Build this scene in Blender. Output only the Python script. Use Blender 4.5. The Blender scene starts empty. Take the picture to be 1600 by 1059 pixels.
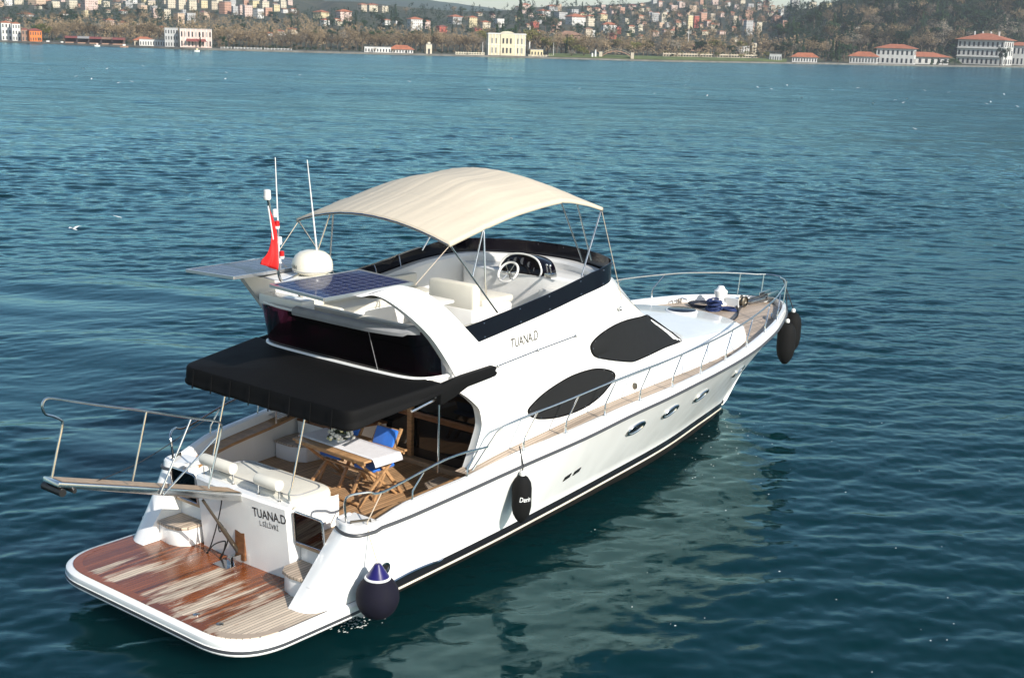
import bpy, bmesh, math, random
import numpy as np
from mathutils import Vector, Matrix
R_ = math.radians
C = bpy.context.scene.collection
random.seed(7)

# ------------------------------------------------------------------ camera, sky, sun
CAM = np.array([-9.1, -13.343, 7.769]); YAW, PITCH, ROLL, FPX = .6708, -.2292, .0299, 2022.0
_F = np.array([math.cos(PITCH)*math.cos(YAW), math.cos(PITCH)*math.sin(YAW), math.sin(PITCH)])
_r = np.array([math.sin(YAW), -math.cos(YAW), 0.0]); _u = np.cross(_r, _F)
_R = math.cos(ROLL)*_r + math.sin(ROLL)*_u
_U = -math.sin(ROLL)*_r + math.cos(ROLL)*_u
cd = bpy.data.cameras.new('camera'); cam = bpy.data.objects.new('camera', cd); C.objects.link(cam)
cd.sensor_width = 36.0; cd.lens = FPX/1600*36; cd.clip_start = .1; cd.clip_end = 30000
cam.matrix_world = Matrix(((_R[0], _U[0], -_F[0], CAM[0]), (_R[1], _U[1], -_F[1], CAM[1]), (_R[2], _U[2], -_F[2], CAM[2]), (0, 0, 0, 1)))
scn = bpy.context.scene; scn.camera = cam
SUN_AZ, SUN_EL = R_(-101), R_(29)          # azimuth measured from the bow (+x), negative = starboard
w = bpy.data.worlds.new('World'); scn.world = w; w.use_nodes = True
nt = w.node_tree; bg = nt.nodes['Background']
sky = nt.nodes.new('ShaderNodeTexSky'); sky.sky_type = 'NISHITA'; sky.sun_disc = False
sky.sun_elevation = SUN_EL; sky.sun_rotation = math.pi/2 - SUN_AZ
sky.air_density = 1.0; sky.dust_density = .6; sky.ozone_density = 0.6
tint = nt.nodes.new('ShaderNodeMix'); tint.data_type = 'RGBA'; tint.blend_type = 'MULTIPLY'; tint.inputs[0].default_value = 1.0; tint.inputs[7].default_value = (.90, .96, 1.0, 1)
nt.links.new(sky.outputs[0], tint.inputs[6]); nt.links.new(tint.outputs[2], bg.inputs[0]); bg.inputs[1].default_value = .115
sl = bpy.data.lights.new('sun', 'SUN'); sl.energy = 4.9; sl.angle = R_(.5); sl.color = (1, .94, .85)
so = bpy.data.objects.new('sun', sl); C.objects.link(so)
sd = Vector((math.cos(SUN_EL)*math.cos(SUN_AZ), math.cos(SUN_EL)*math.sin(SUN_AZ), math.sin(SUN_EL)))
so.rotation_euler = sd.to_track_quat('Z', 'Y').to_euler(); so.location = (40, -40, 60)
scn.view_settings.view_transform = 'Standard'; scn.view_settings.look = 'None'
scn.view_settings.exposure = 0.5; scn.view_settings.gamma = 1.0
scn.cycles.use_denoising = True
scn.cycles.max_bounces = 8; scn.cycles.transparent_max_bounces = 12; scn.cycles.volume_bounces = 0

# ------------------------------------------------------------------ survey helpers
def _ray(u, v): return _F + _R*(u-800)/FPX - _U*(v-529.5)/FPX
def at(u, v, **k):
    """point on the sight line of photo pixel (u, v) at a known x, y or z"""
    d = _ray(u, v); a, val = list(k.items())[0]; i = 'xyz'.index(a)
    return CAM + (val-CAM[i])/d[i]*d
def far(u, v, D):
    d = _ray(u, v); return CAM + d*(D/math.hypot(d[0], d[1]))
def on_surface(u, v, fn, side=-1, t0=8, t1=45):
    """first point on the sight line where side*y = fn(x, z)"""
    d = _ray(u, v); ts = np.linspace(t0, t1, 3000); P = CAM + ts[:, None]*d
    g = side*P[:, 1] - np.array([fn(p[0], p[2]) for p in P]) if False else side*P[:, 1] - fn(P[:, 0], P[:, 2])
    ix = np.where((g[:-1] > 0) != (g[1:] > 0))[0]
    if len(ix) == 0: return P[np.argmin(abs(g))]
    i = ix[0]; t = ts[i] - g[i]*(ts[i+1]-ts[i])/(g[i+1]-g[i])
    return CAM + t*d
def curve(xs, ys):
    """smooth interpolating function (monotone cubic)"""
    xs = np.array(xs, float); ys = np.array(ys, float); h = np.diff(xs); s = np.diff(ys)/h
    m = np.zeros(len(xs)); m[0] = s[0]; m[-1] = s[-1]
    for i in range(1, len(xs)-1):
        m[i] = 0 if s[i-1]*s[i] <= 0 else 3*(h[i-1]+h[i])/((2*h[i]+h[i-1])/s[i-1]+(h[i]+2*h[i-1])/s[i])
    def f(x):
        x = np.clip(np.asarray(x, float), xs[0], xs[-1]); i = np.clip(np.searchsorted(xs, x)-1, 0, len(xs)-2)
        t = (x-xs[i])/h[i]; t2 = t*t; t3 = t2*t
        return (2*t3-3*t2+1)*ys[i]+(t3-2*t2+t)*h[i]*m[i]+(-2*t3+3*t2)*ys[i+1]+(t3-t2)*h[i]*m[i+1]
    return f
def smooth(pts, n=6, closed=False):
    P = [np.array(p, float) for p in pts]; out = []; N = len(P)
    for i in range(N if closed else N-1):
        p1, p2 = P[i], P[(i+1) % N]
        p0 = P[(i-1) % N] if closed or i > 0 else 2*p1-p2
        p3 = P[(i+2) % N] if closed or i+2 < N else 2*p2-p1
        for k in range(n):
            t = k/n
            out.append(.5*((2*p1)+(-p0+p2)*t+(2*p0-5*p1+4*p2-p3)*t*t+(-p0+3*p1-3*p2+p3)*t**3))
    if not closed: out.append(P[-1])
    return out
def rounded(poly, r, n=5):
    """round the corners of a 2-D polygon"""
    out = []; N = len(poly)
    for i in range(N):
        p = np.array(poly[i], float); a = np.array(poly[i-1], float)-p; b = np.array(poly[(i+1) % N], float)-p
        la, lb = np.linalg.norm(a), np.linalg.norm(b); rr = r[i] if isinstance(r, (list, tuple)) else r
        q = min(rr, la*.48, lb*.48); A = p+a/la*q; B = p+b/lb*q
        for k in range(n+1):
            t = k/n; out.append((1-t)**2*A+2*t*(1-t)*p+t*t*B)
    return out

# ------------------------------------------------------------------ mesh helpers
class MB:
    def __init__(s): s.v = []; s.f = []; s.m = []
    def add(s, vs, fs, m=0):
        o = len(s.v); s.v += [tuple(map(float, p)) for p in vs]; s.f += [tuple(i+o for i in f) for f in fs]; s.m += [m]*len(fs); return s
    def box(s, c, size, rz=0, m=0, rot=None):
        M = rot if rot is not None else Matrix.Rotation(rz, 3, 'Z'); c = Vector(c)
        vs = [c + M @ Vector((sx*size[0]/2, sy*size[1]/2, sz*size[2]/2)) for sz in (-1, 1) for sy in (-1, 1) for sx in (-1, 1)]
        return s.add(vs, [(0, 2, 3, 1), (4, 5, 7, 6), (0, 1, 5, 4), (1, 3, 7, 5), (3, 2, 6, 7), (2, 0, 4, 6)], m)
    def bar(s, a, b, wx, wy, m=0, up=(0, 0, 1)):
        a, b = Vector(a), Vector(b); d = (b-a); L = d.length; z = d.normalized(); up = Vector(up)
        x = up.cross(z)
        if x.length < 1e-4: x = Vector((1, 0, 0)).cross(z)
        x.normalize(); y = z.cross(x); M = Matrix((x, y, z)).transposed()
        return s.box((a+b)/2, (wx, wy, L), rot=M, m=m)
    def grid(s, P, cu=False, cv=False, m=0, flip=False):
        n, k = len(P), len(P[0]); vs = [p for row in P for p in row]; fs = []
        for i in range(n if cu else n-1):
            for j in range(k if cv else k-1):
                a, b, c, d = i*k+j, i*k+(j+1) % k, ((i+1) % n)*k+(j+1) % k, ((i+1) % n)*k+j
                fs.append((d, c, b, a) if flip else (a, b, c, d))
        return s.add(vs, fs, m)
    def tube(s, pts, r, n=8, closed=False, m=0):
        P = [Vector(tuple(map(float, p))) for p in pts]; N = len(P); rings = []; nrm = None
        for i in range(N):
            t = (P[(i+1) % N]-P[i-1]) if closed else (P[min(i+1, N-1)]-P[max(i-1, 0)])
            if t.length < 1e-9: t = Vector((0, 0, 1))
            t.normalize()
            if nrm is None: nrm = t.orthogonal().normalized()
            else:
                nrm = nrm - t*nrm.dot(t)
                if nrm.length < 1e-6: nrm = t.orthogonal()
                nrm.normalize()
            b = t.cross(nrm); rr = r[i] if isinstance(r, (list, tuple)) else r
            rings.append([P[i]+(nrm*math.cos(2*math.pi*k/n)+b*math.sin(2*math.pi*k/n))*rr for k in range(n)])
        o = len(s.v); s.grid(rings, cu=closed, cv=True, m=m, flip=True)
        if not closed:
            s.f += [tuple(o+k for k in range(n)), tuple(o+(N-1)*n+n-1-k for k in range(n))]; s.m += [m, m]
        return s
    def lathe(s, prof, c=(0, 0, 0), n=24, m=0, M=None):
        c = Vector(tuple(map(float, c))); M = M or Matrix.Identity(3)
        return s.grid([[c + M @ Vector((r*math.cos(2*math.pi*k/n), r*math.sin(2*math.pi*k/n), z)) for k in range(n)] for r, z in prof], cv=True, m=m)
    def prism(s, poly, vec, m=0):
        N = len(poly); vec = Vector(tuple(map(float, vec))); A = [Vector(tuple(map(float, p))) for p in poly]; B = [p+vec for p in A]
        s.add(A+B, [tuple(range(N)), tuple(range(2*N-1, N-1, -1))]+[(i, (i+1) % N, N+(i+1) % N, N+i) for i in range(N)], m)
        return s
    def sphere(s, c, r, n=16, k=10, m=0, sq=(1, 1, 1), jitter=0):
        c = Vector(tuple(map(float, c))); rows = []
        for i in range(k+1):
            a = math.pi*i/k
            rows.append([c+Vector((r*sq[0]*math.sin(a)*math.cos(2*math.pi*j/n), r*sq[1]*math.sin(a)*math.sin(2*math.pi*j/n), -r*sq[2]*math.cos(a)))*(1+random.uniform(-jitter, jitter)) for j in range(n)])
        return s.grid(rows, cv=True, m=m)
def mir(p): return (p[0], -p[1], p[2])
def ob(name, mb, mats, parent=None, angle=38, bevel=0, seg=2, flat=False, solid=0):
    me = bpy.data.meshes.new(name); off = parent['_o'] if parent is not None and '_o' in parent else (0, 0, 0)
    off = tuple(off)
    me.from_pydata([(p[0]-off[0], p[1]-off[1], p[2]-off[2]) for p in mb.v], [], mb.f)
    for m in (mats if isinstance(mats, (list, tuple)) else [mats]): me.materials.append(m)
    me.polygons.foreach_set('material_index', mb.m)
    bm = bmesh.new(); bm.from_mesh(me)
    bmesh.ops.remove_doubles(bm, verts=bm.verts, dist=1e-5)
    bmesh.ops.recalc_face_normals(bm, faces=bm.faces)
    if bevel:
        es = [e for e in bm.edges if len(e.link_faces) == 2 and e.calc_face_angle(0) > R_(40)]
        bmesh.ops.bevel(bm, geom=es, offset=bevel, segments=seg, affect='EDGES', profile=.5, clamp_overlap=True)
    bm.to_mesh(me); bm.free()
    if not flat:
        me.polygons.foreach_set('use_smooth', [True]*len(me.polygons)); me.set_sharp_from_angle(angle=R_(angle))
    o = bpy.data.objects.new(name, me); C.objects.link(o)
    if parent is not None: o.parent = parent; o['_o'] = off
    if solid:
        md = o.modifiers.new('thickness', 'SOLIDIFY'); md.thickness = solid; md.offset = 0
    return o
def thing(name, label, cat, loc=(0, 0, 0), rz=0, group=None):
    o = bpy.data.objects.new(name, None); C.objects.link(o); o.location = loc; o.rotation_euler = (0, 0, rz); o.empty_display_size = .2
    o['label'] = label; o['category'] = cat; o['_o'] = tuple(map(float, loc))
    if group: o['group'] = group
    return o
def tag(o, label=None, cat=None, group=None, kind=None):
    for k, v in (('label', label), ('category', cat), ('group', group), ('kind', kind)):
        if v: o[k] = v
    return o
def text_mesh(s, origin, ex, ey, height, name, m, parent, width=None, depth=.004, shear=0.0, spacing=1.0, bold=.012, project=None):
    """lettering as raised solid letters; ex/ey are the reading direction and the up direction"""
    cu = bpy.data.curves.new('lettering', 'FONT'); cu.body = s; cu.size = 1.0; cu.extrude = 0; cu.offset = bold; cu.shear = shear; cu.space_character = spacing; cu.resolution_u = 3
    t = bpy.data.objects.new('lettering', cu); C.objects.link(t)
    bpy.context.view_layer.update()
    me = bpy.data.meshes.new_from_object(t.evaluated_get(bpy.context.evaluated_depsgraph_get()))
    co = np.array([v.co[:] for v in me.vertices]); lo, hi = co.min(0), co.max(0)
    sy = height/.72; sx = (width/(hi[0]-lo[0])) if width else sy
    ex = Vector(tuple(map(float, ex))).normalized(); ey = Vector(tuple(map(float, ey))); ey = (ey-ex*ey.dot(ex)).normalized(); n = ex.cross(ey); o = Vector(tuple(map(float, origin)))
    mb = MB(); vs = [o+ex*((c[0]-lo[0])*sx)+ey*(c[1]*sy)+n*depth for c in co]
    if project: vs = [project(v) for v in vs]
    mb.add(vs, [tuple(p.vertices) for p in me.polygons])
    bpy.data.objects.remove(t); bpy.data.curves.remove(cu); bpy.data.meshes.remove(me)
    return ob(name, mb, m, parent, flat=True)

# ------------------------------------------------------------------ materials
def mat(name, col, rough=.5, metal=0, var=0.0, vscale=4.0, bump=0.0, bscale=40.0, coat=0, spec=.5, stretch=(1, 1, 1), sheen=0):
    m = bpy.data.materials.new(name); m.use_nodes = True; n = m.node_tree; b = n.nodes['Principled BSDF']
    b.inputs['Base Color'].default_value = (*col, 1); b.inputs['Roughness'].default_value = rough; b.inputs['Metallic'].default_value = metal
    b.inputs['Coat Weight'].default_value = coat; b.inputs['Specular IOR Level'].default_value = spec
    if sheen: b.inputs['Sheen Weight'].default_value = sheen
    if var or bump:
        tc = n.nodes.new('ShaderNodeTexCoord'); mp = n.nodes.new('ShaderNodeMapping'); mp.inputs['Scale'].default_value = stretch
        n.links.new(tc.outputs['Object'], mp.inputs['Vector'])
    if var:
        no = n.nodes.new('ShaderNodeTexNoise'); no.inputs['Scale'].default_value = vscale; no.inputs['Detail'].default_value = 6
        n.links.new(mp.outputs[0], no.inputs['Vector'])
        cr = n.nodes.new('ShaderNodeValToRGB'); cr.color_ramp.elements[0].position = .3; cr.color_ramp.elements[1].position = .7
        cr.color_ramp.elements[0].color = (*[c*(1-var) for c in col], 1); cr.color_ramp.elements[1].color = (*[min(1, c*(1+var*.6)) for c in col], 1)
        n.links.new(no.outputs['Fac'], cr.inputs[0]); n.links.new(cr.outputs[0], b.inputs['Base Color'])
        mr = n.nodes.new('ShaderNodeMapRange'); mr.inputs[3].default_value = max(0, rough-.08); mr.inputs[4].default_value = min(1, rough+.1)
        n.links.new(no.outputs['Fac'], mr.inputs[0]); n.links.new(mr.outputs[0], b.inputs['Roughness'])
    if bump:
        n2 = n.nodes.new('ShaderNodeTexNoise'); n2.inputs['Scale'].default_value = bscale; n2.inputs['Detail'].default_value = 4
        n.links.new(mp.outputs[0], n2.inputs['Vector']); bp = n.nodes.new('ShaderNodeBump'); bp.inputs['Strength'].default_value = bump; bp.inputs['Distance'].default_value = .01
        n.links.new(n2.outputs['Fac'], bp.inputs['Height']); n.links.new(bp.outputs[0], b.inputs['Normal'])
    return m
class NT:
    """tiny node-graph writer"""
    def __init__(s, m): s.n = m.node_tree.nodes; s.l = m.node_tree.links; s.tc = None
    def new(s, t, **k):
        o = s.n.new(t)
        for a, v in k.items(): setattr(o, a, v)
        return o
    def link(s, a, b): s.l.new(a, b)
    def coords(s, scale=(1, 1, 1), loc=(0, 0, 0), out='Object'):
        if s.tc is None: s.tc = s.new('ShaderNodeTexCoord')
        m = s.new('ShaderNodeMapping'); m.inputs['Scale'].default_value = scale; m.inputs['Location'].default_value = loc
        s.link(s.tc.outputs[out], m.inputs['Vector']); return m.outputs[0]
    def noise(s, vec, scale, detail=4, rough=.5, dist=0.0):
        o = s.new('ShaderNodeTexNoise'); o.inputs['Scale'].default_value = scale; o.inputs['Detail'].default_value = detail; o.inputs['Roughness'].default_value = rough; o.inputs['Distortion'].default_value = dist
        s.link(vec, o.inputs['Vector']); return o.outputs['Fac']
    def math(s, op, a, b=None, c=None):
        o = s.new('ShaderNodeMath', operation=op)
        for i, v in enumerate((a, b, c)):
            if v is None: continue
            if isinstance(v, (int, float)): o.inputs[i].default_value = v
            else: s.link(v, o.inputs[i])
        return o.outputs[0]
    def sep(s, vec): o = s.new('ShaderNodeSeparateXYZ'); s.link(vec, o.inputs[0]); return o.outputs
    def ramp(s, f, stops):
        o = s.new('ShaderNodeValToRGB'); e = o.color_ramp.elements
        while len(e) < len(stops): e.new(.5)
        for i, (p, c) in enumerate(stops): e[i].position = p; e[i].color = (*c, 1) if len(c) == 3 else c
        s.link(f, o.inputs[0]); return o.outputs[0]
    def mix(s, f, a, b):
        o = s.new('ShaderNodeMix', data_type='RGBA')
        if isinstance(f, (int, float)): o.inputs['Factor'].default_value = f
        else: s.link(f, o.inputs['Factor'])
        for v, i in ((a, 6), (b, 7)):
            if isinstance(v, tuple): o.inputs[i].default_value = (*v, 1)
            else: s.link(v, o.inputs[i])
        return o.outputs[2]
def teak(name, dry, axis='y', pitch=.055, caulk=(.03, .025, .02), wet=False, rough=.55):
    m = bpy.data.materials.new(name); m.use_nodes = True; g = NT(m); b = g.n['Principled BSDF']
    o = g.coords(); xyz = g.sep(o); a = xyz[1] if axis == 'y' else xyz[0]
    q = g.math('DIVIDE', a, pitch); fr = g.math('FRACT', q); idx = g.math('FLOOR', q)
    line = g.math('LESS_THAN', fr, .13 if pitch < 5 else -1)
    grain = g.noise(g.coords((1.2, 30, 30) if axis == 'y' else (30, 1.2, 30)), 2.2, 6, .65)
    wn = g.new('ShaderNodeTexWhiteNoise', noise_dimensions='1D'); g.link(idx, wn.inputs['W'])
    v = g.math('ADD', g.math('MULTIPLY', grain, .6), g.math('MULTIPLY', wn.outputs['Value'], .4))
    patch = g.noise(o, 1.3, 4, .6); v = g.math('ADD', v, g.math('MULTIPLY', g.math('SUBTRACT', patch, .5), .5))
    col = g.ramp(v, [(.2, tuple(c*.66 for c in dry)), (.8, tuple(min(1, c*1.18) for c in dry))])
    if wet:
        n1 = g.noise(g.coords((.34, 2.3, 1)), 1.35, 6, .55, .5); n2 = g.noise(g.coords((1.0, 11, 1), (3, 1, 0)), 1.2, 6, .65)
        # wetter to port, along the aft edge and against the transom; dry island to starboard
        by = g.math('MULTIPLY', xyz[1], .10)
        edge = g.math('MAXIMUM', g.math('SUBTRACT', .24, g.math('ABSOLUTE', g.math('SUBTRACT', xyz[0], .05))), 0)
        tr = g.math('MAXIMUM', g.math('MULTIPLY', g.math('SUBTRACT', xyz[0], 1.25), .22), 0)
        wv = g.math('ADD', g.math('ADD', n1, g.math('MULTIPLY', g.math('SUBTRACT', n2, .5), .45)), g.math('ADD', by, g.math('ADD', edge, tr)))
        k = g.ramp(wv, [(.475, (0, 0, 0)), (.51, (.6, .6, .6)), (.56, (1, 1, 1))])
        wetc = g.ramp(v, [(.2, (.085, .019, .004)), (.8, (.32, .088, .020))])
        col = g.mix(k, col, wetc)
        r = g.new('ShaderNodeMapRange'); r.inputs[3].default_value = rough; r.inputs[4].default_value = .22; g.link(k, r.inputs[0]); g.link(r.outputs[0], b.inputs['Roughness'])
    else: b.inputs['Roughness'].default_value = rough
    col = g.mix(line, col, caulk); g.link(col, b.inputs['Base Color'])
    bp = g.new('ShaderNodeBump'); bp.inputs['Strength'].default_value = .35; bp.inputs['Distance'].default_value = .004
    g.link(g.math('SUBTRACT', g.math('MULTIPLY', grain, .3), line), bp.inputs['Height']); g.link(bp.outputs[0], b.inputs['Normal'])
    return m
def tinted(name, tint, rough=.02):
    """dark see-through acrylic"""
    m = bpy.data.materials.new(name); m.use_nodes = True; g = NT(m); g.n.remove(g.n['Principled BSDF'])
    t = g.new('ShaderNodeBsdfTransparent'); t.inputs[0].default_value = (*tint, 1)
    gl = g.new('ShaderNodeBsdfGlossy'); gl.inputs['Roughness'].default_value = rough; gl.inputs[0].default_value = (1, 1, 1, 1)
    fr = g.new('ShaderNodeFresnel'); fr.inputs[0].default_value = 1.45
    mx = g.new('ShaderNodeMixShader'); g.link(fr.outputs[0], mx.inputs[0]); g.link(t.outputs[0], mx.inputs[1]); g.link(gl.outputs[0], mx.inputs[2])
    g.link(mx.outputs[0], g.n['Material Output'].inputs[0]); return m
M = {}
M['gel'] = mat('white_gelcoat', (.83, .825, .80), .18, var=.05, vscale=1.4, coat=.3, stretch=(1.6, 1.6, .5))
M['gelmatt'] = mat('white_nonslip', (.76, .755, .73), .5, var=.05, vscale=2.5, bump=.15, bscale=300)
M['deckwhite'] = mat('white_deck_moulding', (.74, .735, .72), .4, var=.06, vscale=2)
M['black'] = mat('black_paint_stripe', (.012, .012, .014), .25)
M['cream'] = mat('cream_boot_line', (.68, .62, .5), .35, var=.15, vscale=3)
M['antifoul'] = mat('dark_antifouling', (.018, .012, .009), .55, var=.5, vscale=2)
M['rub'] = mat('grey_rubber_strip', (.05, .052, .058), .4)
M['steel'] = mat('stainless_steel', (.60, .60, .59), .18, 1.0, var=.08, vscale=6)
M['canvas'] = mat('black_canvas', (.0034, .0034, .0037), .75, var=.3, vscale=2.5, bump=.35, bscale=9, spec=.16)
M['mesh'] = mat('charcoal_mesh_cover', (.0075, .008, .0085), .75, var=.15, vscale=6, bump=.1, bscale=200, spec=.3)
M['cushion'] = mat('cream_vinyl', (.72, .69, .60), .5, var=.06, vscale=3, bump=.12, bscale=25)
M['grey'] = mat('grey_canvas_cover', (.28, .285, .30), .6, var=.12, vscale=5, bump=.2, bscale=30)
M['sailcloth'] = mat('cream_canvas', (.56, .495, .39), .8, var=.04, vscale=1.6, stretch=(.5, 3, 1), bump=.25, bscale=9, spec=.15)
M['teak'] = teak('golden_teak_planking', (.52, .315, .165))
M['teakgrey'] = teak('weathered_teak_planking', (.52, .41, .31), pitch=.06)
M['teakmargin'] = teak('wet_stained_teak_margin', (.50, .40, .31), pitch=50, wet=True)
M['teakwet'] = teak('wet_stained_teak_planking', (.62, .51, .39), pitch=.058, wet=True)
M['wood'] = mat('oiled_teak_wood', (.43, .245, .115), .42, var=.3, vscale=3, stretch=(3, 3, 14))
M['wooddark'] = mat('varnished_wood', (.20, .085, .035), .3, var=.35, vscale=3, stretch=(2, 2, 10))
M['woodpale'] = mat('bleached_teak_trim', (.45, .31, .19), .5, var=.25, vscale=3, stretch=(8, 2, 2))
M['acrylic'] = tinted('purple_tinted_acrylic', (.022, .004, .012))
M['smoke'] = mat('smoked_acrylic', (.003, .002, .005), .08, spec=.3)
M['darkglass'] = mat('dark_saloon_glass', (.006, .006, .006), .04)
M['interior'] = mat('dark_saloon_interior', (.03, .018, .010), .6, var=.4, vscale=3)
M['blue'] = mat('blue_cushion_fabric', (.006, .13, .56), .7, var=.12, vscale=6, bump=.3, bscale=20, sheen=.3)
M['linen'] = mat('white_linen', (.78, .77, .80), .8, var=.05, vscale=12, bump=.2, bscale=60)
M['navy'] = mat('navy_fender_cover', (.0045, .004, .012), .8, var=.2, vscale=8, bump=.3, bscale=120, spec=.25)
M['fblack'] = mat('black_fender_cover', (.003, .003, .003), .8, var=.2, vscale=8, bump=.3, bscale=120, spec=.25)
M['blueplastic'] = mat('blue_rubber', (.012, .008, .095), .3, var=.1, vscale=5)
M['whiteplastic'] = mat('white_plastic', (.78, .78, .76), .3, var=.05, vscale=4)
M['radome'] = mat('cream_dome_plastic', (.74, .70, .58), .25, var=.05, vscale=3, coat=.2)
M['rope'] = mat('pale_rope', (.5, .42, .33), .85)
M['ropeblack'] = mat('black_rope', (.012, .012, .014), .8)
M['ropeblue'] = mat('blue_rope', (.006, .022, .10), .7, var=.4, vscale=30, bump=.6, bscale=80)
M['rubber'] = mat('black_rubber', (.012, .012, .012), .45)
M['red'] = mat('red_flag_cloth', (.62, .012, .012), .7, var=.08, vscale=6)
M['redlens'] = mat('red_lens', (.45, .01, .015), .12)
M['clearlens'] = mat('clear_lens', (.62, .63, .62), .08)
M['letter'] = mat('black_lettering', (.012, .012, .014), .4)
M['letterworn'] = mat('dark_bronze_lettering', (.06, .05, .035), .3, .3)
M['letterwhite'] = mat('white_lettering', (.75, .75, .75), .5)
M['brass'] = mat('tarnished_metal', (.16, .14, .11), .35, .8)
def solar_mat():
    m = bpy.data.materials.new('solar_cells'); m.use_nodes = True; g = NT(m); b = g.n['Principled BSDF']
    xyz = g.sep(g.coords())
    def lines(a, p, wd, off):
        f = g.math('FRACT', g.math('DIVIDE', g.math('ADD', a, off), p)); return g.math('LESS_THAN', f, wd)
    l = g.math('MAXIMUM', lines(xyz[0], .1605, .03, 50*.1605), lines(xyz[1], .158, .03, 50*.158))
    bus = g.math('MAXIMUM', lines(xyz[1], .0527, .025, 5.02), lines(xyz[1], .0527, .025, 5.02))
    n = g.noise(g.coords(), 30, 3)
    c = g.ramp(n, [(.3, (.010, .018, .06)), (.7, (.018, .034, .11))])
    c = g.mix(g.math('MULTIPLY', bus, .25), c, (.2, .22, .26)); c = g.mix(l, c, (.30, .33, .38))
    g.link(c, b.inputs['Base Color']); b.inputs['Roughness'].default_value = .07; b.inputs['IOR'].default_value = 1.09
    return m
M['solar'] = solar_mat()
M['alu'] = mat('aluminium_frame', (.62, .62, .62), .35, .9)
# ------------------------------------------------------------------ the yacht (x forward, y to port, z up, water at z = 0)
Y = thing('motor_yacht', 'white two deck motor yacht with black awning and cream bimini top, afloat in the foreground', 'motor yacht', (0, 0, 0))
wd = curve([1.6, 2.3, 3, 5, 7, 8.5, 10, 11.5, 13, 14, 15, 16, 16.8, 17.2], [2.04, 2.11, 2.2, 2.36, 2.48, 2.5, 2.42, 2.25, 1.98, 1.73, 1.38, .95, .48, .03])
zs = curve([1.6, 2.3, 2.9, 4.1, 5.1, 6, 7, 8, 9, 11, 12.4, 13.9, 15, 16, 17.2], [1.5, 1.52, 1.67, 1.78, 1.9, 1.97, 2.05, 2.1, 2.13, 2.18, 2.24, 2.31, 2.32, 2.28, 2.18])
zr = curve([1.6, 2.4, 3.6, 4.85, 6.3, 8, 10, 12.8, 13.7, 15.5, 17.2], [1.42, 1.45, 1.56, 1.68, 1.8, 1.95, 2.04, 2.10, 2.14, 2.16, 2.08])
wc = curve([1.9, 5, 6.5, 8.3, 10.6, 12.2, 13.6, 14.5, 15.15, 17.2], [2.0, 1.95, 1.85, 1.68, 1.40, 1.06, .68, .36, .02, .015])
zc = curve([1.9, 4, 6, 8.3, 10.6, 12.2, 13.6, 14.5, 15.15, 15.7, 16.3, 16.8, 17.2], [.34, .40, .45, .46, .45, .41, .31, .19, .06, .46, .98, 1.52, 1.98])
zk = curve([1.9, 11, 13, 14.2, 15.15, 15.7, 16.3, 16.8, 17.2], [-1.1, -.95, -.65, -.4, .05, .45, .97, 1.51, 1.97])
def flare(x): return 1 + .16*np.clip((x-9)/6, 0, 1)
def hull_y(x, z):
    a = zc(x)+.15; t = np.clip((z-a)/(zr(x)-a), 0, 1); return wc(x)+(wd(x)-wc(x))*t**flare(x)
def on_hull(u, v): return on_surface(u, v, hull_y)
def on_gunwale(u, v, inset=.08): return on_surface(u, v, lambda x, z: wd(x)-inset)
def bul(x): return .10*float(np.clip((x-9)/4, 0, 1))
NS = 7
def section(x):
    """starboard section, chine up to the inner edge of the toe rail"""
    c, z0, W, r, s = float(wc(x)), float(zc(x)), float(wd(x)), float(zr(x)), float(zs(x)); p = float(flare(x))
    lo = z0+.15 if x < 15.1 else min(z0+.10, r-.02)
    P = [(c, z0), (c, z0+.035), (c+.004, lo)]
    for k in range(1, NS+1): t = k/NS; P.append((c+(W-c)*t**p, lo+(r-lo)*t))
    P += [(max(W-.012, 0), s-.02), (max(W-.03, 0), s), (max(W-.10, 0), s), (max(W-.105, 0), s-.06-bul(x))]
    return [(x, -y, z) for y, z in P]
xs = list(np.concatenate([np.linspace(2.4, 14, 48), np.linspace(14.2, 17.2, 22)]))
side = [section(x) for x in xs]
# the quarter, where the side turns in towards the gate above the swim platform
lower = smooth([(1.14, 1.53), (1.17, 1.76), (1.32, 1.92), (1.7, 1.985), (2.4, 2.0)], 4); upper = smooth([(2.06, 1.62), (1.99, 1.78), (1.98, 1.94), (2.08, 2.06), (2.4, 2.12)], 4)
base = side[0]; quarter = []
for a, b in zip(lower[:-1], upper[:-1]):
    row = []
    for i, p in enumerate(base):
        t = min(1, max(0, (p[2]-.34)/(1.45-.34))); q = a*(1-t)+b*t; inset = max(0, 2.12+p[1]) if i > NS+2 else 0
        z = p[2]; n = np.array([1, -.9]) if i > NS+2 else 0
        row.append((q[0]+inset*.75, -(q[1]-inset*.55), z))
    quarter.append(row)
rows = quarter + side
hull = MB()
for sgn in (1, -1):
    P = [[(p[0], p[1]*sgn, p[2]) for p in r] for r in rows]
    o = len(hull.f); hull.grid(P)
    k = len(P[0])-1
    for i in range(len(P)-1):
        if P[i][0][0] < 15.1: hull.m[o+i*k] = 2; hull.m[o+i*k+1] = 1
    keel = [[(p[0][0], p[0][1], p[0][2]), (p[0][0], p[0][1]*.52, p[0][2]*.5+.5*min(p[0][2], float(zk(p[0][0])))), (p[0][0], 0, min(p[0][2], float(zk(p[0][0]))))] for p in P[len(quarter):]]
    hull.grid(keel, m=3)
    # inner face of the quarter
    q0 = P[0]; hull.add([q0[i] for i in range(len(q0))]+[(2.35, q0[i][1], q0[i][2]) for i in range(len(q0))], [(i, i+1, len(q0)+i+1, len(q0)+i) for i in range(len(q0)-1)])
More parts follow.
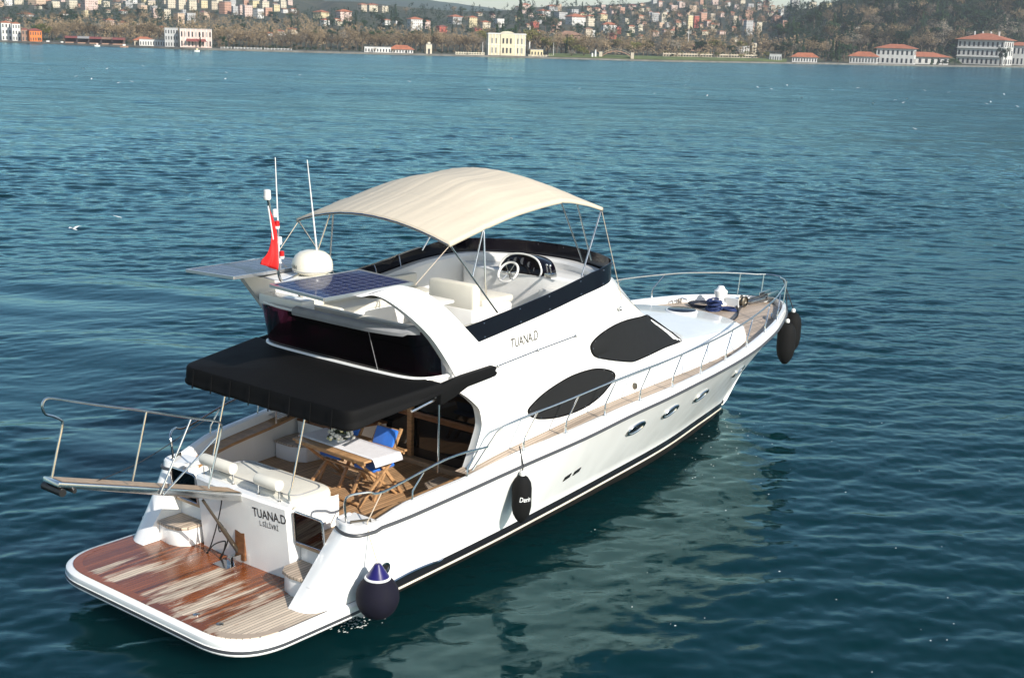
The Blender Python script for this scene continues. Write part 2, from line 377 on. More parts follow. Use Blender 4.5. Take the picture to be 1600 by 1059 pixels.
# transom under the platform
s0 = side[0]; hull.add([(2.4, -2.0, .5), (2.4, 2.0, .5), (2.4, 1.0, -.3), (2.4, 0, -1.1), (2.4, -1.0, -.3)], [(0, 1, 2, 3, 4)], 3)
for sgn in (1, -1):
    cap = [(float(q[0])+.01, sgn*(float(q[1])-.02), 1.519) for q in upper[:-1]]+[(2.42, sgn*2.03, 1.519), (2.42, sgn*1.60, 1.519), (2.08, sgn*1.60, 1.519)]
    hull.prism(cap, (0, 0, -.05))
H = ob('hull', hull, [M['gel'], M['black'], M['cream'], M['antifoul']], Y, angle=30)
rail = [(q[0], q[1]) for q in upper[:-1]]
for sgn in (-1, 1):
    pts = [(q[0]-.012, sgn*(q[1]+.012), 1.42+.0*i) for i, q in enumerate(upper[:-1])]+[(x, sgn*(float(wd(x))+.012), float(zr(x))) for x in xs]
    ob('rub_rail', MB().tube(pts, .026, 8), M['rub'], H)
# spray strip of polished steel and exhaust on the starboard quarter
pa = [on_hull(u, v)+np.array([0, -.02, 0]) for u, v in ((612, 908), (640, 893), (668, 881), (684, 876), (690, 871))]
ob('spray_strip', MB().tube(smooth(pa, 3), .022, 6), M['steel'], H)
def surface_frame(p, fn, side=-1):
    x, z = p[0], p[2]; e = .02
    tx = Vector((1, side*(float(fn(x+e, z))-float(fn(x-e, z)))/(2*e), 0)).normalized(); tz = Vector((0, side*(float(fn(x, z+e))-float(fn(x, z-e)))/(2*e), 1)).normalized()
    n = tx.cross(tz)*(1 if side < 0 else -1); n.normalize(); tz = n.cross(tx) if side < 0 else tx.cross(n)
    return tx, tz.normalized(), n
def oval_on(p, fn, side, a, b, name, parent, rim, glass, tilt=0.0, rr=.025):
    tx, tz, n = surface_frame(p, fn, side); c = Vector(tuple(map(float, p))); N = 28
    ring = [c+n*.012+tx*(a*math.cos(t)+tilt*b*math.sin(t))+tz*b*math.sin(t) for t in [2*math.pi*k/N for k in range(N)]]
    o = ob(name, MB().tube(ring, rr, 8, closed=True), rim, parent)
    ob('glass_pane', MB().prism([c+n*.004+(q-c-n*.012)*.97 for q in ring], n*.006), glass, o)
for u, v in ((993, 668), (1047, 641.5), (1095, 617), (1153, 579)):
    p = on_hull(u, v)
    oval_on(p, hull_y, -1, .235, .115, 'porthole', Y, M['steel'], M['darkglass'], .35)
    oval_on(mir(p), hull_y, 1, .235, .115, 'porthole', Y, M['steel'], M['darkglass'], .35)
for u, v in ((886, 745), (901, 736)):
    p = on_hull(u, v); tx, tz, n = surface_frame(p, hull_y); c = Vector(tuple(p))
    ob('vent_grille', MB().prism([c+tx*a+tz*(b+.25*a)-n*.005 for a, b in ((-.08, -.045), (.08, -.045), (.08, .045), (-.08, .045))], n*.016), M['rubber'], Y, bevel=.004)
p = on_hull(597, 887); tx, tz, n = surface_frame(p, hull_y); Mx = Matrix((tx, tz, n)).transposed()
ex = ob('exhaust_outlet', MB().lathe([(.07, -.02), (.10, .0), (.105, .05), (.085, .055), (.075, .02), (.0, .015)], p, 20, M=Mx), M['steel'], Y)
ob('bore', MB().lathe([(.072, .024), (0, .022)], p, 20, M=Mx), M['rubber'], ex)

# swim platform
zp = .5
plat = rounded([(0.06, 2.07), (0.06, -2.07), (2.40, -2.07), (2.40, 2.07)], [.8, .8, .01, .01], 12)
def offs(poly, d):
    N = len(poly); out = []
    for i in range(N):
        a, b = np.array(poly[i-1]), np.array(poly[(i+1) % N]); t = b-a; t = t/np.linalg.norm(t); out.append(np.array(poly[i])+np.array([t[1], -t[0]])*-d)
    return out
sg = 1 if offs(plat, .1)[20][0] < plat[20][0] or abs(offs(plat, .1)[20][1]) > abs(plat[20][1]) else -1
prof = [(-.10, zp), (-.03, zp-.005), (.0, zp-.03), (.008, zp-.075), (-.004, zp-.105), (.012, zp-.107), (.016, zp-.15), (.0, zp-.155), (.012, zp-.165), (.0, zp-.185), (-.3, zp-.25)]
mb = MB(); P = [[(q[0], q[1], z) for q in offs(plat, d*sg)] for d, z in prof]
mb.grid(P, cv=True); k = len(plat)
for i in range(k): mb.m[5*k+i] = 1
mb.add([(q[0], q[1], zp-.006) for q in offs(plat, -.11*sg)], [tuple(range(k))]); mb.add([(q[0], q[1], zp-.26) for q in offs(plat, -.28*sg)], [tuple(range(k))])
PL = ob('swim_platform', mb, [M['gel'], M['rub']], Y)
tk = rounded([(.14, 1.97), (.14, -1.97), (1.99, -1.97), (1.99, 1.97)], [.72, .72, .01, .01], 10)
ob('teak_planking', MB().prism([(q[0], q[1], zp-.002) for q in tk], (0, 0, .012)), M['teakwet'], PL, flat=True)
ob('teak_margin', MB().grid([[(q[0], q[1], zp+.0125) for q in tk[:22]], [(q[0]*.93+.115, q[1]*.955, zp+.0125) for q in tk[:22]]]), M['teakmargin'], PL, flat=True)
for u, v in ((307, 960), (344, 975)):
    p = at(u, v, z=zp+.012); ob('deck_fitting', MB().lathe([(.045, 0), (.045, .01), (.02, .014), (0, .014)], p, 14), M['steel'], PL)

# moulded seams on the quarters
for sgn in (-1, 1):
    sm = [(float(quarter[i][4][0])-.004, sgn*(abs(float(quarter[i][4][1]))+.004), float(quarter[i][4][2])) for i in range(2, len(quarter))]+[(float(x_), sgn*(float(hull_y(x_, 1.0 if False else quarter[-1][4][2]))+.003), float(quarter[-1][4][2])) for x_ in (2.42, 2.55, 2.7)]
    ob('seam', MB().tube(sm, .003, 5), M['deckwhite'], H)

# transom block with the sun pad on top
zt = 1.58; xb, xt = 1.94, 1.83
def tx_at(z): return xb+(xt-xb)*(z-zp)/(zt-zp)
mb = MB()
tp = [(1.0, 0), (.93, -.05), (.5, -.08), (0, -.09), (-.5, -.08), (-.93, -.05), (-1.0, 0)]
front = [[(tx_at(z)+dx, y, z) for y, dx in tp] for z in np.linspace(zp, zt-.03, 6)]
mb.grid(front); mb.grid([front[-1], [(p[0]+.03, p[1], zt) for p in front[-1]], [(p[0]+.22, p[1], zt) for p in front[-1]], [(p[0]+.22, p[1], zt-.12) for p in front[-1]]])
for s in (0, -1): mb.add([r[s] for r in front]+[(2.7, r[s][1], r[s][2]) for r in front], [(i, i+1, 6+i+1, 6+i) for i in range(5)])
mb.box((2.36, 0, 1.27), (.72, 1.98, .42))
T = ob('transom', mb, M['gel'], Y, angle=30)
n_t = Vector((-1, 0, -(xb-xt)/(zt-zp))).normalized()
def on_transom(u, v):
    p = at(u, v, x=xt); 
    for _ in range(8): p = at(u, v, x=tx_at(p[2])+float(np.interp(p[1], [q[0] for q in tp[::-1]], [q[1] for q in tp[::-1]])))
    return p
def onto_transom(v): return Vector((tx_at(v.z)+float(np.interp(v.y, [p[0] for p in tp[::-1]], [p[1] for p in tp[::-1]]))-.003, v.y, v.z))
a, b = on_transom(396, 805), on_transom(448.5, 819.3)
text_mesh('TUANA.D', a-np.array([.0, 0, .0]), b-a, (-n_t.z, 0, 1), .135, 'name_lettering', M['letter'], T, width=float(np.linalg.norm(b-a)), depth=0, project=onto_transom)
a, b = on_transom(406.5, 820), on_transom(435.5, 829.5)
text_mesh('L.SİLİVRİ', a, b-a, (-n_t.z, 0, 1), .075, 'port_lettering', M['letter'], T, width=float(np.linalg.norm(b-a)), depth=0, bold=.006, spacing=1.08, project=onto_transom)
# recess for the gangway ram
p = on_transom(376, 846); c = Vector(tuple(p))
ob('ram_recess', MB().box((c.x+.0, c.y, c.z-.05), (.03, .2, .42)), M['wooddark'], T)
ob('ram_bracket', MB().box((c.x-.10, c.y+.06, zp+.07), (.14, .08, .13)).box((c.x-.10, c.y-.05, zp+.07), (.14, .03, .2)), M['steel'], T, bevel=.006)
ob('bracket_plate', MB().box((c.x-.20, c.y+.1, zp+.02), (.2, .3, .015)), M['steel'], T)
def soft_slab(poly, z0, z1, r=.05, crown=.02, m=0):
    mb = MB(); prof = [(0, z0), (0, z1-r), (-r*.3, z1-r*.3), (-r, z1)]
    c = np.mean(np.array(poly), 0); P = []
    def shrink(d): return [np.array(q)+(c-np.array(q))/max(np.linalg.norm(c-np.array(q)), 1e-6)*d for q in poly]
    for d, z in prof: P.append([(q[0], q[1], z) for q in shrink(-d)])
    for f in (.75, .5, .25): P.append([(c[0]+(q[0]-c[0])*f, c[1]+(q[1]-c[1])*f, z1+crown*(1-f*f)) for q in shrink(r)])
    mb.grid(P, cv=True, m=m); k = len(poly); mb.add([(c[0], c[1], z1+crown)]+list(P[-1]), [(0, 1+i, 1+(i+1) % k) for i in range(k)], m)
    return mb
sp = rounded([(1.94, .96), (1.94, -.96), (2.72, -.98), (2.72, .98)], [.08, .08, .3, .3], 6)
SP = ob('sun_pad', soft_slab(sp, 1.40, 1.63, .06, .03), M['cushion'], Y, angle=60)
seam = [(c[0], c[1], 1.648) for c in rounded([(2.02, .84), (2.02, -.84), (2.6, -.84), (2.6, .84)], .2, 6)]
ob('piping', MB().tube(seam, .008, 6, closed=True), M['grey'], SP)
for (u0, v0, u1, v1) in ((322, 714, 360, 735), (399, 747, 440, 759)):
    a, b = at(u0, v0, z=1.80), at(u1, v1, z=1.80); xm = (a[0]+b[0])/2; a[0] = b[0] = xm
    d = (b-a)/np.linalg.norm(b-a); L = np.linalg.norm(b-a); Mx = Matrix((Vector((1, 0, 0)), Vector((0, 0, 1)), Vector(tuple(d)))).transposed()
    bo = ob('bolster', MB().lathe([(0, 0), (.05, .0), (.078, .02), (.085, .05), (.085, L-.05), (.078, L-.02), (.05, L), (0, L)], a, 20, M=Mx), M['cushion'], Y)
    for q in (a+d*.03, b-d*.03): ob('post', MB().tube([q+np.array([0, 0, -.04]), (q[0], q[1], zt+.012), (q[0], q[1], zt)], [.012, .012, .03], 8), M['steel'], bo)
# steps and gates either side of the transom
for sgn in (-1, 1):
    mb = MB(); fr = [(1.98, 1.02), (1.72, 1.02), (1.60, 1.12), (1.55, 1.30), (1.58, 1.56), (1.98, 1.62)]
    mb.prism([(x, sgn*y, zp+.004) for x, y in fr], (0, 0, .26)); st = ob('boarding_step', mb, M['gel'], Y, bevel=.02)
    t = [(2.0, 1.01), (1.70, 1.01), (1.57, 1.11), (1.52, 1.30), (1.55, 1.56), (2.0, 1.60)]
    ob('teak_tread', MB().prism([(x, sgn*y, zp+.264) for x, y in t], (0, 0, .045)), M['teakgrey'], st, bevel=.008)
    mb = MB().box((2.2, sgn*1.31, .76), (.42, .60, .54)); ob('gate_threshold', mb, M['gel'], Y, bevel=.015)
    ob('sill', MB().box((2.02, sgn*1.31, 1.06), (.22, .62, .05)), M['woodpale'], Y, bevel=.008)
    g = ob('stern_gate', MB().tube([(1.88, sgn*1.04, 1.11), (1.84, sgn*1.04, 1.52), (1.84, sgn*1.08, 1.55), (1.84, sgn*1.57, 1.55), (1.84, sgn*1.60, 1.52), (1.88, sgn*1.60, 1.11)], .016, 8, closed=True), M['steel'], Y)
    ob('gate_panel', MB().prism([(1.88, sgn*1.05, 1.12), (1.88, sgn*1.59, 1.12), (1.845, sgn*1.59, 1.54), (1.845, sgn*1.05, 1.54)], (.012, 0, 0)), M['acrylic'], g, flat=True)
    ob('hinge', MB().box((1.852, sgn*1.028, 1.44), (.02, .02, .05)).box((1.872, sgn*1.028, 1.2), (.02, .02, .05)), M['steel'], g, bevel=.004)

# cockpit: sole, inner sides, coaming with teak cap
sole = MB().grid([[(x, y, 1.1) for y in np.linspace(-1.95, 1.95, 6)] for x in (1.93, 3, 4, 5.6)])
ob('cockpit_sole', sole, M['teak'], Y, flat=True)
for sgn in (-1, 1):
    mb = MB(); P = []
    for x in np.linspace(2.15, 5.5, 24):
        W = float(wd(x)); z = float(zs(x)); zl = z-.13
        P.append([(x, sgn*(W-.102), z-.004), (x, sgn*(W-.14), z-.02), (x, sgn*(W-.19), zl), (x, sgn*(W-.40), zl-.02), (x, sgn*(W-.40), zl-.06), (x, sgn*(W-.36), zl-.07), (x, sgn*(W-.38), 1.09)])
    mb.grid(P); kk = 6
    cm = ob('coaming', mb, M['gel'], Y, angle=30)
    ob('teak_cap', MB().grid([[(p[2][0], p[2][1], p[2][2]+.006), (p[3][0], p[3][1]-sgn*.01, p[3][2]+.006), (p[4][0], p[4][1]-sgn*.01, p[4][2])] for p in P]), M['wood'], cm)
    ob('mooring_cleat', MB().tube([(2.15, sgn*1.80, 1.46), (2.22, sgn*1.81, 1.50), (2.40, sgn*1.83, 1.50), (2.47, sgn*1.84, 1.47)], .018, 8).bar((2.26, sgn*1.815, 1.39), (2.26, sgn*1.815, 1.5), .03, .03).bar((2.36, sgn*1.825, 1.39), (2.36, sgn*1.825, 1.5), .03, .03), M['brass'], Y)
    ob('fairlead', MB().tube([(2.10, sgn*1.86, 1.51), (2.08, sgn*1.87, 1.55), (2.32, sgn*2.0, 1.55), (2.32, sgn*2.0, 1.51)], .016, 6).bar((2.06, sgn*1.84, 1.51), (2.34, sgn*2.0, 1.51), .05, .015), M['brass'], Y)
    # moulded steps up to the side deck
    st = ob('deck_step', MB().prism([(4.05, sgn*1.86, 1.1), (4.05, sgn*1.50, 1.1), (4.2, sgn*1.28, 1.1), (4.55, sgn*1.25, 1.1), (4.55, sgn*1.9, 1.1)], (0, 0, .26)), M['gel'], Y, bevel=.02)
    ob('teak_tread', MB().prism([(4.02, sgn*1.86, 1.362), (4.02, sgn*1.48, 1.362), (4.18, sgn*1.25, 1.362), (4.56, sgn*1.22, 1.362), (4.56, sgn*1.9, 1.362)], (0, 0, .035)), M['teakgrey'], st, bevel=.006)
st = ob('side_locker', MB().prism([(x, y, 1.1) for x, y in rounded([(4.56, 1.9), (4.56, 1.0), (5.45, .75), (5.45, 1.9)], [0.01, .25, .01, .01], 6)], (0, 0, .5)), M['gel'], Y, bevel=.02)
ob('locker_top', MB().prism([(x, y, 1.602) for x, y in rounded([(4.54, 1.9), (4.54, .98), (5.45, .73), (5.45, 1.9)], [0.01, .25, .01, .01], 6)], (0, 0, .035)), M['wooddark'], st, bevel=.006)
# decks
dk = MB(); X = np.concatenate([np.linspace(4.15, 14, 30), np.linspace(14.2, 17.12, 16)])
def deck_pt(x, f): W = max(float(wd(x))-.097, .0); return (x, f*W, float(zs(x))-.055-bul(x)+.05*(1-f*f)*np.clip((x-12)/2, 0, 1))
for sgn in (-1, 1): dk.grid([[deck_pt(x, sgn*f) for f in np.linspace(max(.0, min(.98, 1.86/(float(wd(x))-.097))), 1, 4)] for x in X if x < 12.6])
dk.grid([[deck_pt(x, f) for f in np.linspace(-1, 1, 13)] for x in [max(x, 11.6) for x in X if x > 11.3]])
ob('teak_deck', dk, M['teakgrey'], Y, angle=20)

# deckhouse side: ruled between the side deck and the flybridge shoulder
yb = curve([3.4, 4.3, 8.5, 10, 11.5, 12.5, 13.1, 13.6], [2.0, 2.0, 2.02, 1.95, 1.85, 1.74, 1.58, 1.3])
zsh = curve([3.4, 4.3, 6.3, 7.3, 8.1, 8.7, 9.5, 10.75, 12.9, 13.6], [3.42, 3.56, 3.79, 3.93, 3.97, 3.62, 3.14, 2.50, 2.37, 2.36])
ysh = curve([3.4, 4.3, 6.3, 7.3, 8.1, 8.7, 9.5, 10.75, 12.9, 13.6], [1.76, 1.77, 1.80, 1.77, 1.64, 1.55, 1.50, 1.52, 1.455, 1.42])
def zbase(x): return zs(x)-.06-.10*np.clip((x-9)/4, 0, 1)
def house_y(x, z):
    t = np.clip((z-zbase(x))/(zsh(x)-zbase(x)), -.3, 1.1); return yb(x)+(ysh(x)-yb(x))*t + .05*np.clip(t*(1-t), 0, 1)
def on_house(u, v): return on_surface(u, v, house_y)
xa = curve([1.0, 1.6, 1.85, 2.1, 2.35, 2.55, 2.68, 2.78, 2.86, 2.95, 3.05, 3.2, 3.6, 4.2], [4.15, 4.22, 4.36, 4.52, 4.63, 4.60, 4.48, 4.36, 4.24, 4.12, 4.10, 4.10, 4.15, 4.3])
hs = MB()
for sgn in (-1, 1):
    P = []; NT_ = 34; TT = np.linspace(0, 1, NT_); SS = np.concatenate([np.linspace(0, .12, 6), np.linspace(.15, 1, 36)])
    for s in SS:
        row = []
        for t in TT:
            x = 4.3+s*(13.1-4.3)
            for _ in range(4):
                z = float(zbase(x))-.25*(1-t)*(x < 5)*0 + t*(float(zsh(x))-float(zbase(x))); x = float(xa(z))+s*(13.1-float(xa(z)))
            row.append((x, sgn*float(house_y(x, z)), z))
        P.append(row)
    hs.grid(P)
    # return edge of the side wing at the cockpit opening
    e = P[0]; hs.grid([e, [(p[0]+.015, p[1]-sgn*.02, p[2]) for p in e], [(p[0]+.03, p[1]-sgn*.15, p[2]) for p in e], [(p[0]+.30, p[1]-sgn*.16, p[2]) for p in e]])
    # bulwark foot of the wing down to the cockpit
    hs.add([(4.22, sgn*2.0, 1.75), (4.16, sgn*2.02, 1.1), (5.5, sgn*2.0, 1.1), (5.5, sgn*2.0, 1.9)], [(0, 1, 2, 3)])
# brow, windscreen slope and coachroof, centre part between the two sides
fly = [(8.1, 1.64), (8.55, 1.28), (8.85, .65), (8.95, 0)]
def half(path): return [(p[0], -p[1], p[2]) for p in path]+[p for p in reversed(path[:-1])]
p_a = [(8.1, 1.64, 3.97), (8.52, 1.30, 4.0), (8.80, .70, 4.02), (8.88, 0, 4.02)]
p_a2 = [(8.35, 1.60, 3.85), (8.78, 1.28, 3.86), (9.02, .70, 3.86), (9.08, 0, 3.86)]
p_b = [(9.5, 1.50, 3.14), (9.8, 1.15, 3.11), (9.98, .6, 3.07), (10.02, 0, 3.05)]
p_c = [(10.75, 1.52, 2.50), (11.1, 1.20, 2.48), (11.3, .65, 2.48), (11.36, 0, 2.48)]
p_c2 = [(10.95, 1.51, 2.475), (11.35, 1.22, 2.465), (11.55, .66, 2.47), (11.6, 0, 2.47)]
p_d = [(12.9, 1.455, 2.372), (13.35, 1.2, 2.385), (13.6, .66, 2.40), (13.7, 0, 2.41)]
p_e = [(13.1, 1.462, 2.33), (13.48, 1.28, 2.31), (13.74, .7, 2.32), (13.84, 0, 2.33)]
p_f = [(13.1, 1.588, 2.08), (13.55, 1.32, 2.09), (13.80, .72, 2.10), (13.9, 0, 2.11)]
def dens(path): return smooth(half(path), 4)
def onpath(a, b, f): return [tuple(np.array(p)*(1-f)+np.array(q)*f) for p, q in zip(a, b)]
A, A2, B, Cc, C2, D, E, F_ = map(dens, (p_a, p_a2, p_b, p_c, p_c2, p_d, p_e, p_f))
def edge(path, i):     # keep the outer ends on the side shoulder
    return path
hs.grid([A, A2, onpath(A2, B, .5), B, onpath(B, Cc, .33), onpath(B, Cc, .66), Cc, C2, onpath(C2, D, .5), D, E, F_])
DH = ob('deckhouse', hs, M['gel'], Y, angle=32)
# sliding strip joining shoulder and slope where the ruled side is a little lower or higher
for sgn in (-1, 1):
    xx = np.linspace(8.1, 13.0, 40); mb = MB()
    ends = [p[0] for p in (A, A2, onpath(A2, B, .5), B, onpath(B, Cc, .33), onpath(B, Cc, .66), Cc, C2, onpath(C2, D, .5), D)]
    ez = curve([p[0] for p in ends], [p[2] for p in ends]); ey = curve([p[0] for p in ends], [abs(p[1]) for p in ends])
    mb.grid([[(x, sgn*(float(ey(x))-.05), float(ez(x))+.004), (x, sgn*float(ysh(x))+sgn*.0, float(max(ez(x), zsh(x)))+.006), (x, sgn*(float(house_y(x, zsh(x)-.06))+.004), float(zsh(x))-.06)] for x in xx])
    ob('shoulder_moulding', mb, M['gel'], DH, angle=50)

for s_ in (-1, 1):
    sm = [on_house(u, v) for u, v in ((752, 604), (790, 600), (830, 597), (858, 596))]
    ob('moulding_seam', MB().tube([(p[0], s_*(float(house_y(p[0], p[2]))+.001), p[2]) for p in sm], .004, 5), M['deckwhite'], DH)
# windows under dark mesh covers
def window(pix, name, sides=(-1, 1), lift=.012):
    S = [on_house(u, v) for u, v in pix]; S = smooth(S, 1, True) if False else S
    for sgn in sides:
        P = [Vector((p[0], sgn*(abs(p[1])), p[2])) for p in S]; cx = sum((p for p in P), Vector())/len(P); mb = MB(); rings = []
        for f in (1.0, .985, .6, .25):
            ring = []
            for p in P:
                q = cx+(p-cx)*f; y = float(house_y(q.x, q.z))+(lift if f < 1 else .002); ring.append((q.x, sgn*y, q.z))
            rings.append(ring)
        mb.grid(rings, cv=True); k = len(P); mb.add([(cx.x, sgn*(float(house_y(cx.x, cx.z))+lift), cx.z)]+rings[-1], [(0, 1+i, 1+(i+1) % k) for i in range(k)])
        o = ob(name, mb, M['mesh'], Y)
        st = MB()
        for i in range(0, k, 3):
            q = cx+(P[i]-cx)*.955; y = float(house_y(q.x, q.z))+lift; st.sphere((q.x, sgn*y, q.z), .009, 6, 4)
        ob('snap_stud', st, M['steel'], o)
        ob('hem', MB().tube([(q[0], q[1]+sgn*.004, q[2]) for q in rings[1]], .011, 6, closed=True), M['canvas'], o)
w1 = smooth([(824, 641), (832, 630), (849, 614), (872, 598), (896, 585), (925, 576), (945, 576), (958.5, 581), (960, 590), (951, 603), (936, 620), (915, 635), (893, 645), (868, 652), (842, 654), (828, 650)], 3, True)
window(w1, 'saloon_side_window')
w2 = [(922, 545), (923, 537), (930, 528), (942, 518), (960, 507), (980, 499), (1000, 494.5), (1010, 491.5), (1014, 494), (1025, 501), (1040, 512), (1055, 523), (1064, 531), (1062, 534), (1040, 542), (1015, 554), (994, 563), (984, 565), (960, 563), (940, 560), (927, 556)]
window(smooth(w2, 2, True), 'helm_side_window')
ws = MB().grid([[tuple(np.array(p)+np.array([.006, 0, .014])) for p in onpath(B, Cc, f)][4:-4] for f in (.06, .35, .65, .95)])
ob('windscreen_cover', ws, M['mesh'], Y)

# saloon bulkhead behind the cockpit
BH = ob('saloon_doors', MB().box((5.56, 0, 2.05), (.05, 3.5, 2.0)), M['interior'], Y)
ob('door_glass', MB().box((5.52, 0, 2.12), (.012, 3.4, 1.6)), M['darkglass'], BH)
ob('door_rail', MB().box((5.47, 0, 1.88), (.05, 3.5, .10)), M['wooddark'], BH, bevel=.008)
ob('door_post', MB().box((5.45, .22, 1.62), (.07, .10, 1.02)), M['wood'], BH, bevel=.008)
ob('door_sill', MB().box((5.40, 0, 1.14), (.16, 3.6, .08)), M['woodpale'], BH, bevel=.01)
# flybridge: floor, aft wall of tinted acrylic, coaming, wind deflector
wall_b = smooth([(4.35, -1.74), (4.0, -1.72), (3.72, -1.60), (3.60, -1.3), (3.57, -.6), (3.57, 0), (3.57, .6), (3.60, 1.3), (3.72, 1.60), (4.0, 1.72), (4.35, 1.74)], 5)
fl = [(p[0], p[1]) for p in wall_b]+[(x, 1.74) for x in (5, 6, 7)]+[(8.0, 1.5), (8.6, 1.0), (8.75, 0), (8.6, -1.0), (8.0, -1.5)]+[(x, -1.74) for x in (7, 6, 5)]
FB = ob('flybridge_floor', MB().prism([(x, y, 3.02) for x, y in fl], (0, 0, .10)), M['gelmatt'], Y, bevel=.01)
ob('floor_lip', MB().tube([(p[0]-.02*(abs(p[1]) < 1.7), p[1], 3.115) for p in wall_b], .03, 8), M['gel'], FB)
def wall_pt(i, t):
    p = wall_b[i]; f = max(0, 1-abs(p[1])/1.8)
    lean = .10+.12*min(1, f*2); x = p[0]-lean*t; z = 3.13+(.66+.03*(abs(p[1]) > 1.5))*t
    return (x, p[1]*(1+.012*t), z)
N = len(wall_b)
AW = ob('aft_wall', MB().grid([[wall_pt(i, t) for t in (0, .33, .66, 1)] for i in range(5, N-5)]), M['acrylic'], Y)
ob('wall_cap', MB().tube([wall_pt(i, 1.01) for i in range(2, N-2)], .022, 8), M['gel'], AW)
cov = [i for i in range(N) if -1.66 < wall_b[i][1] < .62]
ob('grey_cover', MB().grid([[tuple(np.array(wall_pt(i, 1.0))+np.array([dx, 0, dz])) for i in cov] for dx, dz in ((-.035, -.05), (-.05, .0), (-.02, .05), (.05, .07), (.14, .04), (.17, -.02))]), M['grey'], AW)
ob('wall_joint', MB().tube([tuple(np.array(wall_pt(i, t))-np.array([.006, 0, 0])) for i in [min(range(N), key=lambda k: abs(wall_b[k][1]+.95))] for t in (0, .5, 1)], .004, 5), M['grey'], AW)
ob('aft_locker', MB().box((3.56, 1.0, 3.84), (.26, .95, .16)), M['gel'], Y, bevel=.02)
# wind deflector path (outer face), coaming inside it
fp = [(4.34, 1.80), (5.4, 1.805), (6.3, 1.80), (7.3, 1.78), (8.05, 1.66), (8.45, 1.36), (8.78, .66), (8.88, 0)]
path = smooth([(x, -y, 0) for x, y in fp]+[(x, y, 0) for x, y in reversed(fp[:-1])], 5)
zlow = curve([4.4, 6.3, 7.3, 8.1, 8.9], [3.56, 3.79, 3.93, 3.99, 4.02]); ztop = curve([4.4, 5.3, 6.3, 7.2, 8.0, 8.9], [3.78, 3.88, 4.0, 4.14, 4.24, 4.27])
def inn(i, d):
    a, b = path[max(i-1, 0)], path[min(i+1, len(path)-1)]; t = b-a; t = t/np.linalg.norm(t); return np.array([path[i][0]-t[1]*d, path[i][1]+t[0]*d])
co = []
for i, p in enumerate(path):
    zl = float(zlow(p[0])); q1 = inn(i, .02); q2 = inn(i, .16); q3 = inn(i, .20)
    co.append([(p[0], p[1], zl-.05), (q1[0], q1[1], zl+.02), (q2[0], q2[1], zl+.02), (q3[0], q3[1], zl-.03), (q3[0], q3[1], 3.1)])
CO = ob('flybridge_coaming', MB().grid(co), M['gel'], Y, angle=30)
dfl = MB()
def tt(i):
    s = i/(len(path)-1); return min(1, max(0, (s-.0)/.01), max(0, (1-s)/.01))
P = []
for i, p in enumerate(path):
    zl, zt_ = float(zlow(p[0]))-.06, float(ztop(p[0])); o1 = inn(i, -.035); o2 = inn(i, -.005-.03*(p[0] > 7.5)); sh = .17*max(0, 1-abs(p[0]-4.45)/.9)*0
    if p[0] < 4.6: o1[0] = max(o1[0], 4.56)
    P.append([(o1[0], o1[1], zl), (o2[0], o2[1], zt_), (o2[0]-.012*0, o2[1]*(1-.007), zt_), (o1[0], o1[1]*(1-.007), zl)])
WD = ob('wind_deflector', MB().grid(P, cv=True), M['smoke'], Y, angle=30)
st = MB()
for i in range(2, len(path), 4):
    for f in (.15, .85):
        q = np.array(P[i][0])*(1-f)+np.array(P[i][1])*f; o = inn(i, -.04)-path[i][:2]; st.sphere((q[0]+o[0]*.2, q[1]+o[1]*.2, q[2]), .012, 6, 4)
ob('snap_stud', st, M['steel'], WD)
ob('top_rail', MB().tube([(inn(i, .0)[0], inn(i, .0)[1], float(ztop(p[0]))+.01) for i, p in enumerate(path) if p[1] > .9 and p[0] < 7.4], .012, 6), M['steel'], WD)
for xx in (5.3, 6.1, 6.7):
    ob('rail_stay', MB().tube([(xx, 1.62, 3.78), (xx+.05, 1.70, 3.92), (xx+.08, 1.77, float(ztop(xx))+.01)], .010, 6), M['steel'], WD)
# furniture on the flybridge
dash = [(8.0, -1.38), (8.38, -1.08), (8.62, -.6), (8.7, 0), (8.62, .6), (8.38, 1.08), (8.0, 1.38), (7.75, .8), (7.8, .3), (7.75, -.55), (7.85, -1.38)]
CN = ob('helm_console', MB().prism([(x, y, 3.1) for x, y in dash], (0, 0, .80)), M['gel'], Y, bevel=.03)
pod = smooth([(7.78, .34, 3.88), (7.80, .36, 4.0), (7.84, .22, 4.16), (7.86, -.08, 4.21), (7.84, -.38, 4.16), (7.80, -.52, 4.0), (7.78, -.5, 3.88)], 4)
pd = MB().prism(pod, (.42, 0, -.06)); PDo = ob('instrument_pod', pd, M['smoke'], CN, bevel=.03)
g = MB()
for k, (yy, zz, r) in enumerate([(.18, 4.06, .05), (.04, 4.10, .06), (-.11, 4.11, .06), (-.25, 4.07, .05), (-.37, 4.0, .04), (.2, 3.95, .03), (-.3, 3.93, .03)]): g.lathe([(0, .012), (r*.8, .012), (r, 0)], (7.80, yy, zz), 18, M=Matrix(((0, 0, -1), (1, 0, 0), (0, 1, 0))).transposed() @ Matrix.Identity(3))
ob('gauge', g, mat('dark_gauge_face', (.05, .055, .06), .15), CN)
ob('pod_rim', MB().tube([tuple(np.array(p)+np.array([-.01, 0, .01])) for p in pod], .016, 8), M['whiteplastic'], CN)
wc_ = Vector((7.58, .02, 3.93)); wn = Vector((-.8, 0, .6)).normalized(); wx = Vector((0, 1, 0)); wy = wn.cross(wx)
SW = ob('steering_wheel', MB().tube([wc_+(wx*math.cos(t)+wy*math.sin(t))*.19 for t in np.linspace(0, 2*math.pi, 29)[:-1]], .02, 8, closed=True), M['whiteplastic'], CN)
mb = MB()
for k in range(6): a = math.pi*k/3+.2; mb.tube([wc_-wn*.03, wc_+(wx*math.cos(a)+wy*math.sin(a))*.185], .009, 6)
